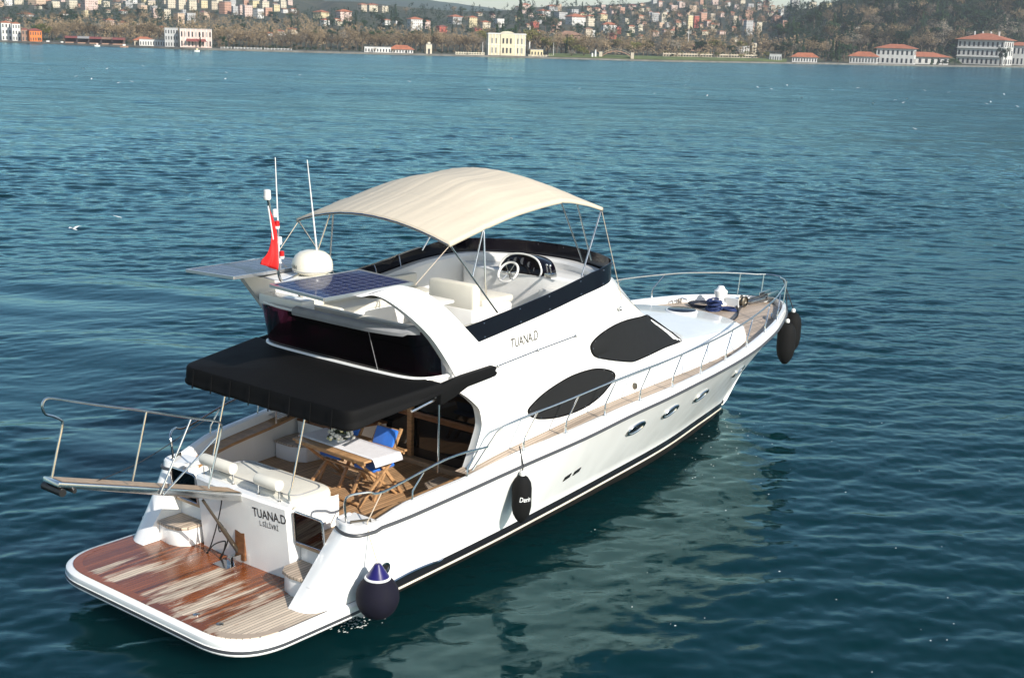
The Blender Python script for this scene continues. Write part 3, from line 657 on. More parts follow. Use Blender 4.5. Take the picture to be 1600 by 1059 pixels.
mb.sphere(wc_-wn*.02, .04, 12, 8); mb.tube([wc_-wn*.02, wc_-wn*.22], .022, 8)
ob('spoke', mb, M['steel'], SW)
th = MB().box((7.86, -.66, 3.93), (.16, .14, .08))
for yy in (-.62, -.69): th.bar((7.84, yy, 3.95), (7.80, yy, 4.10), .018, .018); th.sphere((7.80, yy, 4.11), .022, 8, 6)
ob('throttle_lever', th, M['steel'], CN, bevel=.004)
ob('companion_locker', MB().box((7.70, -1.02, 3.42), (.34, .72, .66)), M['gelmatt'], Y, bevel=.03)
ob('locker_hatch', MB().box((7.525, -1.02, 3.46), (.02, .40, .34)), M['gel'], Y, bevel=.008)
SE = ob('helm_seat', MB().box((6.45, -.12, 3.36), (1.0, .95, .5)), M['gel'], Y, bevel=.04)
ob('seat_back', MB().box((6.06, -.12, 3.78), (.2, .95, .42)), M['cushion'], SE, bevel=.05)
ob('seat_cushion', MB().box((6.62, -.12, 3.66), (.78, .9, .12)), M['cushion'], SE, bevel=.04)
BN = ob('side_bench', MB().box((6.0, -1.30, 3.29), (1.9, .52, .36)).box((5.6, 1.28, 3.29), (2.8, .56, .36)).box((4.2, 0, 3.29), (.6, 2.6, .36)), M['gel'], Y, bevel=.03)
ob('bench_cushion', MB().box((6.0, -1.30, 3.52), (1.86, .5, .10)).box((5.6, 1.28, 3.52), (2.76, .54, .10)).box((4.2, 0, 3.52), (.56, 2.56, .10)), M['cushion'], BN, bevel=.035)
ob('bench_back', MB().box((5.6, 1.50, 3.68), (2.6, .10, .26)).box((3.88, 0, 3.66), (.10, 2.6, .26)), M['cushion'], BN, bevel=.03)
TB = ob('flybridge_table', MB().prism([(x, y, 3.74) for x, y in rounded([(5.05, -.45), (5.75, -.45), (5.75, .45), (5.05, .45)], .12, 5)], (0, 0, .035)), M['gelmatt'], Y, bevel=.008)
ob('table_leg', MB().lathe([(.16, 3.12), (.05, 3.16), (.04, 3.74)], (5.4, 0, 0), 14), M['gel'], TB)

# radar arch with swept legs
leg_y = curve([3.0, 3.7, 4.0, 4.2, 4.36, 4.46], [1.84, 1.81, 1.74, 1.65, 1.55, 1.42])
af = smooth([(4.16, 3.08), (3.99, 3.32), (3.69, 3.70), (3.38, 4.02), (3.08, 4.28), (2.86, 4.40), (2.62, 4.41)], 4)
fr = smooth([(5.05, 3.10), (4.72, 3.45), (4.34, 3.80), (3.96, 4.18), (3.72, 4.35), (3.52, 4.43), (3.35, 4.45)], 4)
mb = MB()
for s in (-1, 1):
    P = []
    for a, b in zip(af, fr):
        row = []
        for f in np.linspace(0, 1, 6): q = a*(1-f)+b*f; row.append((q[0], s*(float(leg_y(q[1]))+.02), q[1]))
        for f in np.linspace(1, 0, 6): q = a*(1-f)+b*f; row.append((q[0]-.0, s*(float(leg_y(q[1]))-.09), q[1]))
        P.append(row)
    mb.grid(P, cv=True)
top = [[(2.62, y, 4.40), (2.9, y, 4.43), (3.35, y, 4.45), (3.37, y, 4.36), (2.9, y, 4.34)] for y in np.linspace(-1.47, 1.47, 14)]
mb.grid(top, cv=True)
AR = ob('radar_arch', mb, M['gel'], Y, angle=40, bevel=0)
for s in (-1, 1):
    yi, yo = s*.37, s*1.40; zi, zo = 4.487, 4.45
    def pz(y): return zi+(zo-zi)*(abs(y)-.37)/1.03
    sp_ = ob('solar_panel', MB().grid([[(x, y, pz(y)) for y in (yi+s*.02, yo-s*.02)] for x in (2.09, 3.70)]), M['solar'], Y, flat=True)
    fm = MB()
    for a, b in (((2.07, yi), (3.72, yi)), ((3.72, yi), (3.72, yo)), ((3.72, yo), (2.07, yo)), ((2.07, yo), (2.07, yi))): fm.bar((a[0], a[1], pz(a[1])-.015), (b[0], b[1], pz(b[1])-.015), .03, .042)
    ob('panel_frame', fm, M['alu'], sp_)
    ob('panel_backing', MB().grid([[(x, y, pz(y)-.012) for y in (yi+s*.02, yo-s*.02)] for x in (2.09, 3.70)]), M['grey'], sp_, flat=True)
    ob('panel_bracket', MB().bar((2.5, s*.8, 4.445), (3.5, s*.8, 4.445), .05, .03), M['alu'], sp_)
rd = (3.10, .0, 4.53)
RA = ob('satellite_dome', MB().lathe([(0, 0), (.18, 0), (.20, .015), (.25, .05), (.28, .06), (.287, .09), (.287, .15), (.275, .21), (.24, .275), (.18, .32), (.10, .345), (0, .352)], (3.18, .02, 4.43), 32), M['radome'], Y, angle=50)
ob('dome_seam', MB().tube([(3.18+.288*math.cos(t), .02+.288*math.sin(t), 4.505) for t in np.linspace(0, 2*math.pi, 33)[:-1]], .005, 5, closed=True), M['grey'], RA)
def onto_dome(v): d_ = Vector((v.x-3.18, v.y-.02, 0)).normalized(); return Vector((3.18+d_.x*.2895, .02+d_.y*.2895, v.z))
text_mesh('KVH', (2.90, .16, 4.535), (.35, -.94, 0), (0, 0, 1), .055, 'dome_lettering', M['letter'], RA, depth=0, project=onto_dome)
MA = ob('light_mast', MB().tube(smooth([(3.0, .05, 4.46), (2.68, .05, 4.40), (2.60, .05, 4.46), (2.57, .05, 4.66), (2.50, .05, 5.10), (2.41, .05, 5.56)], 5), .020, 8), M['steel'], Y)
def lamp(p, r, h, lens): 
    o = ob('lamp', MB().lathe([(0, 0), (r, 0), (r*.95, h), (r*.5, h*1.12), (0, h*1.12)], p, 14), lens, MA)
    ob('lamp_base', MB().lathe([(0, -.035), (r*.9, -.035), (r*1.1, 0), (0, 0)], p, 14), M['whiteplastic'], MA)
lamp((2.40, .05, 5.58), .05, .09, M['clearlens'])
for dz, l in ((.62, M['whiteplastic']), (.46, M['redlens']), (.24, M['clearlens']), (.04, M['redlens'])):
    zz = 4.72+dz; xx = 2.57-.07/.38*dz; lamp((xx+.045, .01, zz), .036, .065, l)
for (u0, v0), (u1, v1) in (((437, 414), (430, 246)), ((499, 428), (480, 250))):
    q0 = at(u0, v0, z=4.44); q1 = at(u1, v1, y=q0[1])
    AN = ob('whip_antenna', MB().tube([q0, (q0+q1)/2, q1], [.014, .011, .006], 6), M['whiteplastic'], Y)
    ob('antenna_base', MB().lathe([(0, 0), (.045, 0), (.045, .03), (.025, .05), (.02, .16), (0, .16)], (q0[0], q0[1], 4.43), 12), M['whiteplastic'], AN)

# bimini top
_wr = random.Random(17); _wl = [(_wr.uniform(14, 46), _wr.uniform(-1.6, 1.6), _wr.uniform(0, 6.28), _wr.uniform(4.3, 7.9), _wr.uniform(.5, 1.1)) for _ in range(16)]
def wr(x, f):
    """fore and aft wrinkles of slack canvas, and a low ridge over every bow"""
    z = sum((.0011*math.sin(k*f+t*(x-4.3)*.5+p)+.0006*math.sin(2.3*k*f+t*(x-4.3)+2*p))*math.exp(-((x-xc)/w_)**2) for k, t, p, xc, w_ in _wl)
    return z+sum(.012*math.exp(-((x-xb_)/.035)**2) for xb_ in (5.05, 6.88))
bx = [4.28, 5.05, 5.9, 6.9, 7.45, 7.98]; ez = curve(bx, [4.95, 5.12, 5.27, 5.35, 5.27, 5.14]); cr = curve(bx, [.27, .34, .37, .34, .28, .20])
mb = MB(); P = []
for x in np.linspace(bx[0], bx[-1], 88):
    row = []
    for f in np.linspace(-1, 1, 110):
        sag = -.035*math.sin(math.pi*np.clip((x-4.28)/1.6, 0, 1))**2*(1-f*f) - .03*math.sin(math.pi*np.clip((x-5.9)/1.0, 0, 1))**2*(1-f*f)
        row.append((x-.10*(1-f*f)*(1 if x < 5 else 0)*(1-(x-4.28)/.72), 1.57*f, float(ez(x))+float(cr(x))*(1-abs(f)**2.05)+sag+wr(x, f)))
    P.append(row)
BI = ob('bimini_canopy', MB().grid(P), M['sailcloth'], Y, angle=60, solid=.008)
hem = MB()
for s in (0, -1): hem.grid([[(p[s][0], p[s][1], p[s][2]) for p in P], [(p[s][0], p[s][1]*1.004, p[s][2]-.05) for p in P]])
hem.grid([P[0], [(p[0], p[1], p[2]-.05) for p in P[0]]]); hem.grid([P[-1], [(p[0], p[1], p[2]-.06) for p in P[-1]]])
ob('canopy_hem', hem, M['sailcloth'], BI, solid=.006)
for s in (-1, 1):
    foot = (5.26, s*1.66, 3.84); y1 = s*1.55
    top_ = ob('bimini_frame', MB().tube([foot, (4.30, y1, 4.93)], .014, 8), M['steel'], Y)
    ob('frame_tube', MB().tube([(5.02, s*1.63, 4.12), (5.04, y1, 5.02), (5.06, s*1.50, 5.12)], .014, 8), M['steel'], top_)
    ob('frame_tube', MB().tube([(4.75, s*1.60, 4.42), (5.03, y1, 5.11)], .013, 8), M['steel'], top_)
    ob('frame_tube', MB().tube([(7.28, s*1.70, 4.12), (7.96, y1, 5.10)], .014, 8), M['steel'], top_)
    for xo in (6.86, 7.28): ob('frame_tube', MB().tube([(7.5+(xo-7.07)*.55, s*1.64, 4.34), (xo, y1, float(ez(xo))-.01)], .011, 8), M['steel'], top_)
    ob('tension_strap', MB().tube([(4.31, y1, 4.92), (3.72, s*1.45, 4.42)], .006, 5), M['rope'], top_)
    ob('tension_strap', MB().tube([(7.98, y1, 5.09), (8.75, s*1.62, 3.2)], .006, 5), M['rope'], top_)
for x in (4.29, 5.05, 6.88, 7.96):
    i = int(round((x-4.28)/3.7*87)); ob('canopy_bow', MB().tube([(p[0], p[1]*.985, p[2]-.025) for p in P[min(max(i, 0), 87)][::4]], .012, 6), M['steel'], BI)

# black awning over the cockpit
ap = [(2.18, 1.72), (2.18, -1.74), (3.75, -1.95), (3.75, 1.93)]
app = rounded(ap, [.2, .2, .03, .03], 6); app = [np.array(app[i])*(1-t)+np.array(app[(i+1) % len(app)])*t for i in range(len(app)) for t in ([0] if np.linalg.norm(np.array(app[i])-np.array(app[(i+1) % len(app)])) < .3 else np.linspace(0, 1, 29)[:-1])]
def az(x): return 2.99+.085*(x-2.18)
mb = MB(); P = []
for d, dz in ((-.06, .0), (-.015, -.008), (.0, -.03), (.004, -.09), (.012, -.15), (.010, -.19), (.032, -.22), (.03, -.26), (.0, -.28), (-.06, -.24)):
    P.append([(2.95+(x-2.95)*(1+d/1.7), y*(1+d/1.8), az(x)+dz*(1-.42*(x-2.18)/1.57)+(.005*math.sin(x*9+y*13)+.003*math.sin(y*31+x*17))*(dz < -.1)) for x, y in app])
mb.grid(P, cv=True); k = len(app); mb.add([(2.95, 0, az(2.95)+.035)]+P[0], [(0, 1+i, 1+(i+1) % k) for i in range(k)])
AWN = ob('cockpit_awning', mb, M['canvas'], Y, angle=50)
st = MB()
for f in np.linspace(.08, .92, 8):
    y = 1.7-3.42*f; ob('skirt_strap', MB().bar((2.155, y, az(2.18)-.02), (2.13, y, az(2.18)-.29), .02, .008), M['canvas'], AWN)
for s in (-1, 1):
    strip = [(3.72, 2.80), (3.72, 3.09), (4.2, 3.14), (4.86, 3.16), (4.93, 3.13), (4.90, 3.08), (4.95, 3.05), (4.9, 3.0), (4.3, 2.96), (4.0, 2.86)]
    ob('side_roll', MB().prism([(x, s*1.86, z) for x, z in strip], (0, s*.10, 0)), M['canvas'], AWN, bevel=.02)
    ob('awning_track', MB().tube([(3.3, s*1.80, 2.78), (4.0, s*1.86, 2.93), (4.3, s*1.86, 2.98)], .022, 8), M['steel'], AWN)
    pole = [at(450, 655, x=2.2), at(444, 770, x=2.0)]; 
    yy = .80 if s > 0 else -.86
    ob('awning_pole', MB().tube([(2.22, yy*1.0, 2.72), (1.97, yy, 1.80), (1.92, yy, 1.72), (1.94, yy, zt)], .014, 8), M['steel'], AWN)
    ob('awning_pole', MB().tube([(3.95, s*1.72, 2.9), (3.95, s*1.72, 1.72)], .014, 8), M['steel'], AWN)
ob('awning_beam', MB().tube([(2.26, -1.6, 2.74), (2.26, 1.6, 2.74)], .016, 8), M['steel'], AWN)
# long track and name on the deckhouse side
def house_p(x, z, s=-1, lift=.02): return (x, s*(float(house_y(x, z))+lift), z)
ends = [on_house(776, 571), on_house(839, 546), on_house(898, 524)]
for s in (-1, 1):
    tr = ob('side_track', MB().tube([house_p(p[0], p[2], s, .025) for p in ends], .010, 6), M['steel'], Y)
    for p in ends: ob('track_end', MB().sphere(house_p(p[0], p[2], s, .02), .028, 10, 6), M['steel'], tr)
    p0, p1 = on_house(799, 544.5), on_house(841, 529.5); q0, q1 = Vector(house_p(p0[0], p0[2], s, .01)), Vector(house_p(p1[0], p1[2], s, .01))
    tz = Vector((0, (float(house_y(p0[0], p0[2]+.1))-float(house_y(p0[0], p0[2]-.1)))/.2*s, 1))
    a, b = (q0, q1) if s < 0 else (q1, q0)
    text_mesh('TUANA.D', a, b-a, tz, .15, 'name_lettering', M['letterworn'], Y, width=(q1-q0).length, depth=.0, shear=.12, bold=.004, project=lambda v, s=s: Vector((v.x, s*(float(house_y(v.x, v.z))+.006), v.z)))
p = on_house(991, 603); tx, tz, n = surface_frame(p, house_y)
ob('filler_cap', MB().lathe([(.06, 0), (.055, .03), (.0, .035)], p, 16, M=Matrix((tx, tz, n)).transposed()), M['brass'], Y)
p = on_house(966, 482); ob('searchlight', MB().box((p[0], p[1]-.02, p[2]), (.06, .05, .07)).sphere((p[0]-.03, p[1]-.06, p[2]+.01), .035, 10, 8), M['steel'], Y)

# guard rails
HR = .50
def rail_pt(x, s): return np.array([x, s*(float(wd(x))-.07), float(zs(x))+HR])
xr = list(np.linspace(4.72, 16, 60))+list(np.linspace(16.1, 16.9, 10))
stb = [rail_pt(x, -1) for x in xr]; prt = [rail_pt(x, 1) for x in reversed(xr)]
tip = [np.array([17.12, -.18, 2.70]), np.array([17.17, 0, 2.70]), np.array([17.12, .18, 2.70])]
GR = ob('guard_rail', MB().tube([(4.20, -2.14, 1.79), (4.32, -2.16, 1.92), (4.62, -2.23, 2.28)]+stb+tip+prt+[(4.62, 2.23, 2.28), (4.32, 2.16, 1.92), (4.20, 2.14, 1.79)], .017, 8), M['steel'], Y)
for u in (815, 881, 942, 997, 1048, 1092, 1131, 1164, 1192, 1211):
    v = {815: 706, 881: 679, 942: 652, 997: 627, 1048: 606, 1092: 587, 1131: 566, 1164: 547, 1192: 529, 1211: 513}[u]
    x = float(on_gunwale(u, v, .09)[0])
    for s in (-1, 1):
        f = np.array([x, s*(float(wd(x))-.06), float(zs(x))]); xt_ = min(x+.30, 16.9); t = rail_pt(xt_, s)
        so_ = ob('stanchion', MB().tube([f, f+np.array([.01, 0, .16]), f+np.array([.03, 0, .20]), t], .012, 8), M['steel'], GR)
        so_2 = MB().lathe([(.03, 0), (.03, .012), (.018, .03), (.016, .12), (0, .12)], f, 10); so_2.v = so_2.v
        o2 = ob('stanchion_foot', so_2, M['steel'], GR)
for s, x, y in ((1, 16.55, .55), (-1, 16.3, .72), (1, 17.0, .2)):
    ob('stanchion', MB().tube([(x, s*y, float(zs(x))), (x+.08, s*y, float(zs(x))+HR)], .012, 8), M['steel'], GR)
for s in (-1, 1):
    ar = smooth([(2.06, s*1.82, 1.50), (2.03, s*1.82, 1.80), (2.06, s*1.88, 1.92), (2.25, s*2.02, 1.95), (2.52, s*2.07, 1.91), (3.6, s*2.19, 2.12), (4.45, s*2.21, 2.10)], 5)
    AF = ob('aft_rail', MB().tube(ar, .017, 8), M['steel'], Y)
    for x0, x1 in ((2.98, 3.18), (4.0, 4.2)):
        y0 = float(wd(x0))-.07; ob('stanchion', MB().tube([(x0, s*y0, float(zs(x0))), (x0+.01, s*y0, float(zs(x0))+.12), (x1, s*(float(wd(x1))-.07), 2.02 if x0 < 3.5 else 2.1)], .012, 8), M['steel'], AF)

# gangway raised over the stern on its hydraulic ram
def gw(f, y, h=0): a = np.array([2.02, 0, 1.50]); b = np.array([-.98, 0, 2.44]); d = b-a; n = np.array([.30, 0, .954]); q = a+d*f+n*h; return (q[0], q[1]+y+.1, q[2])
GW = ob('gangway', MB().add([gw(0, -.19, 0), gw(1, -.17, 0), gw(1, .17, 0), gw(0, .19, 0), gw(0, -.19, -.12), gw(1, -.17, -.065), gw(1, .17, -.065), gw(0, .19, -.12)], [(0, 1, 2, 3), (4, 7, 6, 5), (0, 4, 5, 1), (1, 5, 6, 2), (2, 6, 7, 3), (3, 7, 4, 0)]), M['steel'], Y, bevel=.012)
ob('teak_tread', MB().add([gw(.02, -.15, .006), gw(.98, -.14, .006), gw(.98, .14, .006), gw(.02, .15, .006)], [(0, 1, 2, 3)]), M['woodpale'], GW, flat=True)
ob('tip_wheel', MB().tube([gw(.98, -.2, -.12), gw(.98, .2, -.12)], .05, 12).tube([gw(.93, -.2, -.09), gw(.93, .2, -.09)], .03, 10), M['rubber'], GW)
ob('root_fitting', MB().box((2.02, .1, 1.44), (.16, .42, .16)), M['steel'], GW, bevel=.01)
yr = -.1
def gp(u, v): return at(u, v, y=yr)
hr = [gp(*q) for q in ((81, 746), (90, 700), (97.5, 664), (95, 656), (82, 650), (71, 647), (66, 637), (68, 627), (76, 622), (100, 624.5), (150, 632), (220, 641), (299, 653), (335, 657), (344, 661), (346, 670), (340, 700), (326, 762))]
HRl = ob('gangway_handrail', MB().tube(smooth(hr, 3), .015, 8), M['steel'], GW)
for a, b in (((229, 642), (207, 752)), ((298, 655), (250, 772)), ((337, 684), (254, 774))): ob('handrail_strut', MB().tube([gp(*a), gp(*b)], .013, 8), M['steel'], GW)
ram0, ram1 = at(379, 871, y=.10), at(317, 781, y=.10)
RM = ob('gangway_ram', MB().tube([ram0, ram0*.45+ram1*.55], .032, 12).tube([ram0, ram1], .02, 10), M['brass'], Y)
# foredeck fittings
z0 = float(zs(15.7))-.10
WI = ob('windlass', MB().lathe([(.20, 0), (.20, .05), (.14, .07), (.12, .16), (.145, .24), (.145, .30), (.10, .33), (.06, .40), (0, .41)], (15.55, .42, z0), 20).box((15.62, .10, z0+.09), (.26, .32, .18)), M['whiteplastic'], Y, angle=40)
ob('chain_gypsy', MB().lathe([(.10, -.07), (.13, -.05), (.08, -.015), (.08, .015), (.13, .05), (.10, .07)], (15.62, -.10, z0+.13), 18, M=Matrix(((1, 0, 0), (0, 0, 1), (0, -1, 0)))), M['brass'], WI)
ob('bow_roller', MB().box((16.6, 0, z0+.03), (1.1, .16, .06)).box((17.0, .1, z0+.08), (.5, .02, .14)).box((17.0, -.1, z0+.08), (.5, .02, .14)), M['steel'], Y, bevel=.006)
ob('anchor_chain', MB().tube([(15.7, -.08, z0+.2), (16.0, -.02, z0+.1), (16.5, 0, z0+.09), (17.1, 0, z0+.1)], .025, 6), M['brass'], Y)
for s in (-1, 1):
    x = 15.0; y = s*(float(wd(x))-.26)
    ob('mooring_cleat', MB().tube([(x-.16, y+s*.08, z0+.06), (x-.06, y+s*.03, z0+.10), (x+.06, y-s*.03, z0+.10), (x+.16, y-s*.08, z0+.06)], .02, 8).bar((x-.05, y, z0-.03), (x-.05, y, z0+.09), .03, .03).bar((x+.05, y, z0-.03), (x+.05, y, z0+.09), .03, .03), M['steel'], Y)
hp = at(1065, 485, z=2.425); HT = ob('deck_hatch', MB().lathe([(.30, -.03), (.29, .02), (.26, .03), (0, .035)], hp, 28), M['smoke'], Y)
ob('hatch_rim', MB().lathe([(.33, -.04), (.325, .012), (.295, .022)], hp, 28), M['gel'], HT)
# coachroof cushion line
# ------------------------------------------------------------------ loose things on board
def rope(name, pts, r, m, label, cat, n=6, sm=5, group=None):
    o = ob(name, MB().tube(smooth(pts, sm), r, n), m); return tag(o, label, cat, group)
def sausage(name, p, r, L, cover, label, ropetop, textured=None, tilt=0):
    t = thing(name, label, 'fender', tuple(map(float, p)))
    b = ob('fender_body', MB().lathe([(0, -L/2), (r*.25, -L/2), (r*.55, -L/2+r*.35), (r*.85, -L/2+r*.9), (r, -L/2+r*1.7), (r, L/2-r*1.3), (r*.9, L/2-r*.7), (r*.6, L/2-r*.2), (r*.3, L/2), (0, L/2)], p, 20), cover, t, angle=60)
    ob('fender_neck', MB().lathe([(.035, 0), (.045, .02), (.045, .07), (.02, .09), (0, .09)], (p[0], p[1], p[2]+L/2-.01), 12), M['whiteplastic'], t)
    ob('lanyard', MB().tube([(p[0], p[1], p[2]+L/2+.06)]+[tuple(q) for q in ropetop], .011, 6), M['ropeblack'], t)
    return t
fx = at(815, 779, y=-2.42); fx[1] = -(float(hull_y(fx[0], fx[2]+.1))+.16)
fx = at(815, 779, y=fx[1])
top = (fx[0], -(float(wd(fx[0]))+.03), float(zr(fx[0]))+.02); top2 = (fx[0], -(float(wd(fx[0]))-.05), float(zs(fx[0]))+.1)
FD = sausage('fender', fx, .145, .72, M['fblack'], 'black sausage fender with white script lettering, hanging halfway along the starboard hull', [top, top2])
def onto_fender(v):
    a_ = math.atan2(-.61, -.79)+(v.x)/.147; return Vector((fx[0]+.1475*math.cos(a_), fx[1]+.1475*math.sin(a_), fx[2]+v.z))
text_mesh('Derin', Vector((-.03, 0, .0)), Vector((1, 0, 0)), Vector((0, 0, 1)), .075, 'fender_lettering', M['letterwhite'], FD, width=.18, depth=0, shear=.2, project=onto_fender)
b1, b2 = at(1228, 536, y=-.95), at(1237, 519, y=-.72)
sausage('fender', b1, .20, .92, M['fblack'], 'nearer of two black fenders slung from the bow rail', [(16.75, -.50, 2.72)])
sausage('fender', b2, .20, .92, M['fblack'], 'farther black fender with a white neck, half hidden behind another at the bow', [(16.9, -.35, 2.72)])
pf = (11.6, 2.52, 1.75)
sausage('fender', (10.9, 2.55, 1.95), .15, .62, M['fblack'], 'black fender hung over the port rail beside the flybridge wind deflector', [(10.9, float(wd(10.9)), 2.45), (10.75, float(wd(10.8))-.07, 2.68)])
def ball(p, r, label, ropetop):
    t = thing('ball_fender', label, 'fender', tuple(map(float, p)))
    prof = [(r*math.sin(a), -r*1.08*math.cos(a)) for a in np.linspace(0, math.pi*.80, 16)]
    ob('fender_body', MB().lathe(prof, p, 28), M['navy'], t, angle=60)
    zz = prof[-1][1]; rr = prof[-1][0]
    ob('white_collar', MB().lathe([(rr*1.0, zz), (rr*1.05, zz+.012), (rr*.98, zz+.03), (rr*.9, zz+.03)], p, 28), M['whiteplastic'], t)
    ob('fender_top', MB().lathe([(rr*.94, zz+.02), (rr*.7, zz+.08), (rr*.4, zz+.16), (rr*.25, zz+.20), (0, zz+.21)], p, 24), M['blueplastic'], t)
    ob('lanyard', MB().tube([(p[0], p[1], p[2]+zz+.2)]+[tuple(q) for q in ropetop], .008, 6), M['rope'], t)
    return t
bp_ = at(590, 931, y=-2.36)
ball(bp_, .285, 'navy ball fender with blue top and white collar, at the starboard quarter', [at(577, 838, y=-2.12), (2.2, -2.06, 1.56), (2.45, -2.07, 1.90)])
ball((3.0, 2.52, .55), .285, 'dark navy ball fender mostly hidden behind the port side of the stern', [(2.9, 2.22, 1.6)])
# folding teak table with a linen runner and flowers
tz_ = 1.1+.73
tbl = thing('folding_table', 'teak folding table with crossed legs standing in the cockpit', 'table', (3.72, -.05, 1.1))
tc = [at(457, 684, z=tz_), at(569, 722, z=tz_), at(617, 697, z=tz_)]
o_ = tc[1]; ey_ = (tc[0]-tc[1]); ex_ = (tc[2]-tc[1]); LW = np.linalg.norm(ey_); ey_ = ey_/LW; ex_ = np.array([ey_[1], -ey_[0], 0]); WW_ = float(np.linalg.norm(tc[2]-tc[1])); print('table', LW, WW_)
def tp_(a, b, z): q = o_+ex_*a*WW_+ey_*b*LW; return (q[0], q[1], z)
mb = MB()
for k in range(7):
    a0, a1 = (k+.04)/7, (k+.96)/7; mb.prism([tp_(a0, .03, tz_-.025), tp_(a1, .03, tz_-.025), tp_(a1, .97, tz_-.025), tp_(a0, .97, tz_-.025)], (0, 0, .022))
for b in (0, .97): mb.prism([tp_(0, b, tz_-.03), tp_(1, b, tz_-.03), tp_(1, b+.03, tz_-.03), tp_(0, b+.03, tz_-.03)], (0, 0, .03))
for a in (.03, .94): mb.prism([tp_(a, .02, tz_-.075), tp_(a+.04, .02, tz_-.075), tp_(a+.04, .98, tz_-.075), tp_(a, .98, tz_-.075)], (0, 0, .045))
ob('tabletop', mb, M['wood'], tbl, bevel=.003)
for b in (.09, .82):
    for (a0, a1, off) in ((.02, .98, 0), (.98, .02, .045)):
        q0, q1 = tp_(a0, b+off, 1.1), tp_(a1, b+off, tz_-.03); ob('leg', MB().bar(q0, q1, .05, .035), M['wood'], tbl, bevel=.004)
ob('stretcher', MB().bar(tp_(.05, .1, 1.14), tp_(.05, .87, 1.14), .05, .03).bar(tp_(.5, .1, 1.47), tp_(.5, .87, 1.47), .04, .03), M['wood'], tbl, bevel=.004)
rn = MB(); P = []
for b, dz in [(-.055, -.10), (-.045, -.05), (-.02, .004), (0, .008)]+[(b, .006) for b in np.linspace(.03, .97, 18)]+[(1.0, .008), (1.02, .004), (1.03, -.08)]:
    P.append([tp_(a, b, tz_+dz+.002+random.uniform(0, .0015)) for a in np.linspace(.16, .80, 8)])
tag(ob('table_runner', rn.grid(P), M['linen'], solid=.003), 'white linen runner laid along the teak cockpit table', 'table runner')
fc = np.array(tp_(.46, .60, tz_+.01)); fl_ = thing('flower_bouquet', 'round bouquet of cream and white flowers standing on the linen runner', 'flowers', tuple(fc))
lv = MB(); wf = MB(); cf = MB(); random.seed(3)
for k in range(190):
    a = random.uniform(0, 6.28); e = random.uniform(0, 1.5); r = random.uniform(.11, .18); p = fc+np.array([r*math.cos(a)*math.cos(e)*1.1, r*math.sin(a)*math.cos(e)*1.1, .06+r*math.sin(e)*.9])
    s = .026; u_ = Vector((random.uniform(-1, 1), random.uniform(-1, 1), random.uniform(-1, 1))).normalized(); v_ = u_.orthogonal().normalized(); P4 = [Vector(tuple(p))+u_*s*1.5, Vector(tuple(p))+v_*s*.7, Vector(tuple(p))-u_*s*1.5, Vector(tuple(p))-v_*s*.7]
    lv.add(P4, [(0, 1, 2, 3)])
for k in range(46):
    a = random.uniform(0, 6.28); e = math.asin(random.uniform(.02, 1)); r = .17; p = fc+np.array([r*math.cos(a)*math.cos(e)*1.15, r*math.sin(a)*math.cos(e)*1.15, .06+r*math.sin(e)*.9])
    (wf if k % 4 else cf).sphere(p, random.uniform(.018, .032), 8, 5, jitter=.002)
wf.v = wf.v; 
ob('foliage', lv, mat('dull_green_leaves', (.10, .13, .07), .6, var=.3, vscale=30), fl_, flat=True)
ob('blossoms', wf, mat('white_petals', (.72, .72, .66), .6, var=.12, vscale=40), fl_); ob('cream_blossoms', cf, mat('cream_yellow_petals', (.66, .64, .36), .6, var=.12, vscale=40), fl_)
ob('bowl', MB().lathe([(0, 0), (.06, 0), (.09, .05), (.10, .09)], fc, 18), M['whiteplastic'], fl_)
def chair(c, rz, label):
    t = thing('folding_chair', label, 'chair', (c[0], c[1], 1.1), rz, 'teak chairs round the cockpit table'); M3 = Matrix.Rotation(rz, 3, 'Z')
    t['_o'] = (0, 0, 0)
    # local frame: seat faces +x, back at -x
    for s in (-1, 1):
        ob('leg', MB().bar((-.30, s*.25, 0), (.20, s*.25, .62), .035, .05), M['wood'], t, bevel=.004)
        ob('back_post', MB().bar((.26, s*.22, 0), (-.32, s*.22, .98), .035, .05, up=(0, 1, 0)), M['wood'], t, bevel=.004)
        ob('armrest', MB().box((.0, s*.26, .63), (.52, .06, .025)), M['wood'], t, bevel=.006)
    for q in ((-.30, .93, .05), (.18, .42, .04), (-.02, .08, .03)): ob('rail', MB().bar((q[0], -.24, q[1]), (q[0], .24, q[1]), .03, q[2]), M['wood'], t, bevel=.004)
    ob('seat_cushion', MB().box((.02, 0, .45), (.46, .42, .06)), M['blue'], t, bevel=.025, seg=3)
    rot = Matrix.Rotation(-.40, 3, 'Y')
    ob('back_cushion', MB().box((-.16, 0, .72), (.06, .42, .52), rot=rot), M['blue'], t, bevel=.025, seg=3)
    ob('cushion_tie', MB().bar((-.24, -.22, .78), (-.26, -.30, .74), .05, .015), M['blue'], t)
    return t
c1 = at(600, 745, z=1.1)
cc = at(603, 690, z=1.85); chair((cc[0]-.22, cc[1]), math.pi, 'teak chair with a sunlit blue cushion at the starboard end of the table')
chair((cc[0]-.17, cc[1]+.78), math.pi, 'teak chair with blue cushion in the shade behind the flowers')
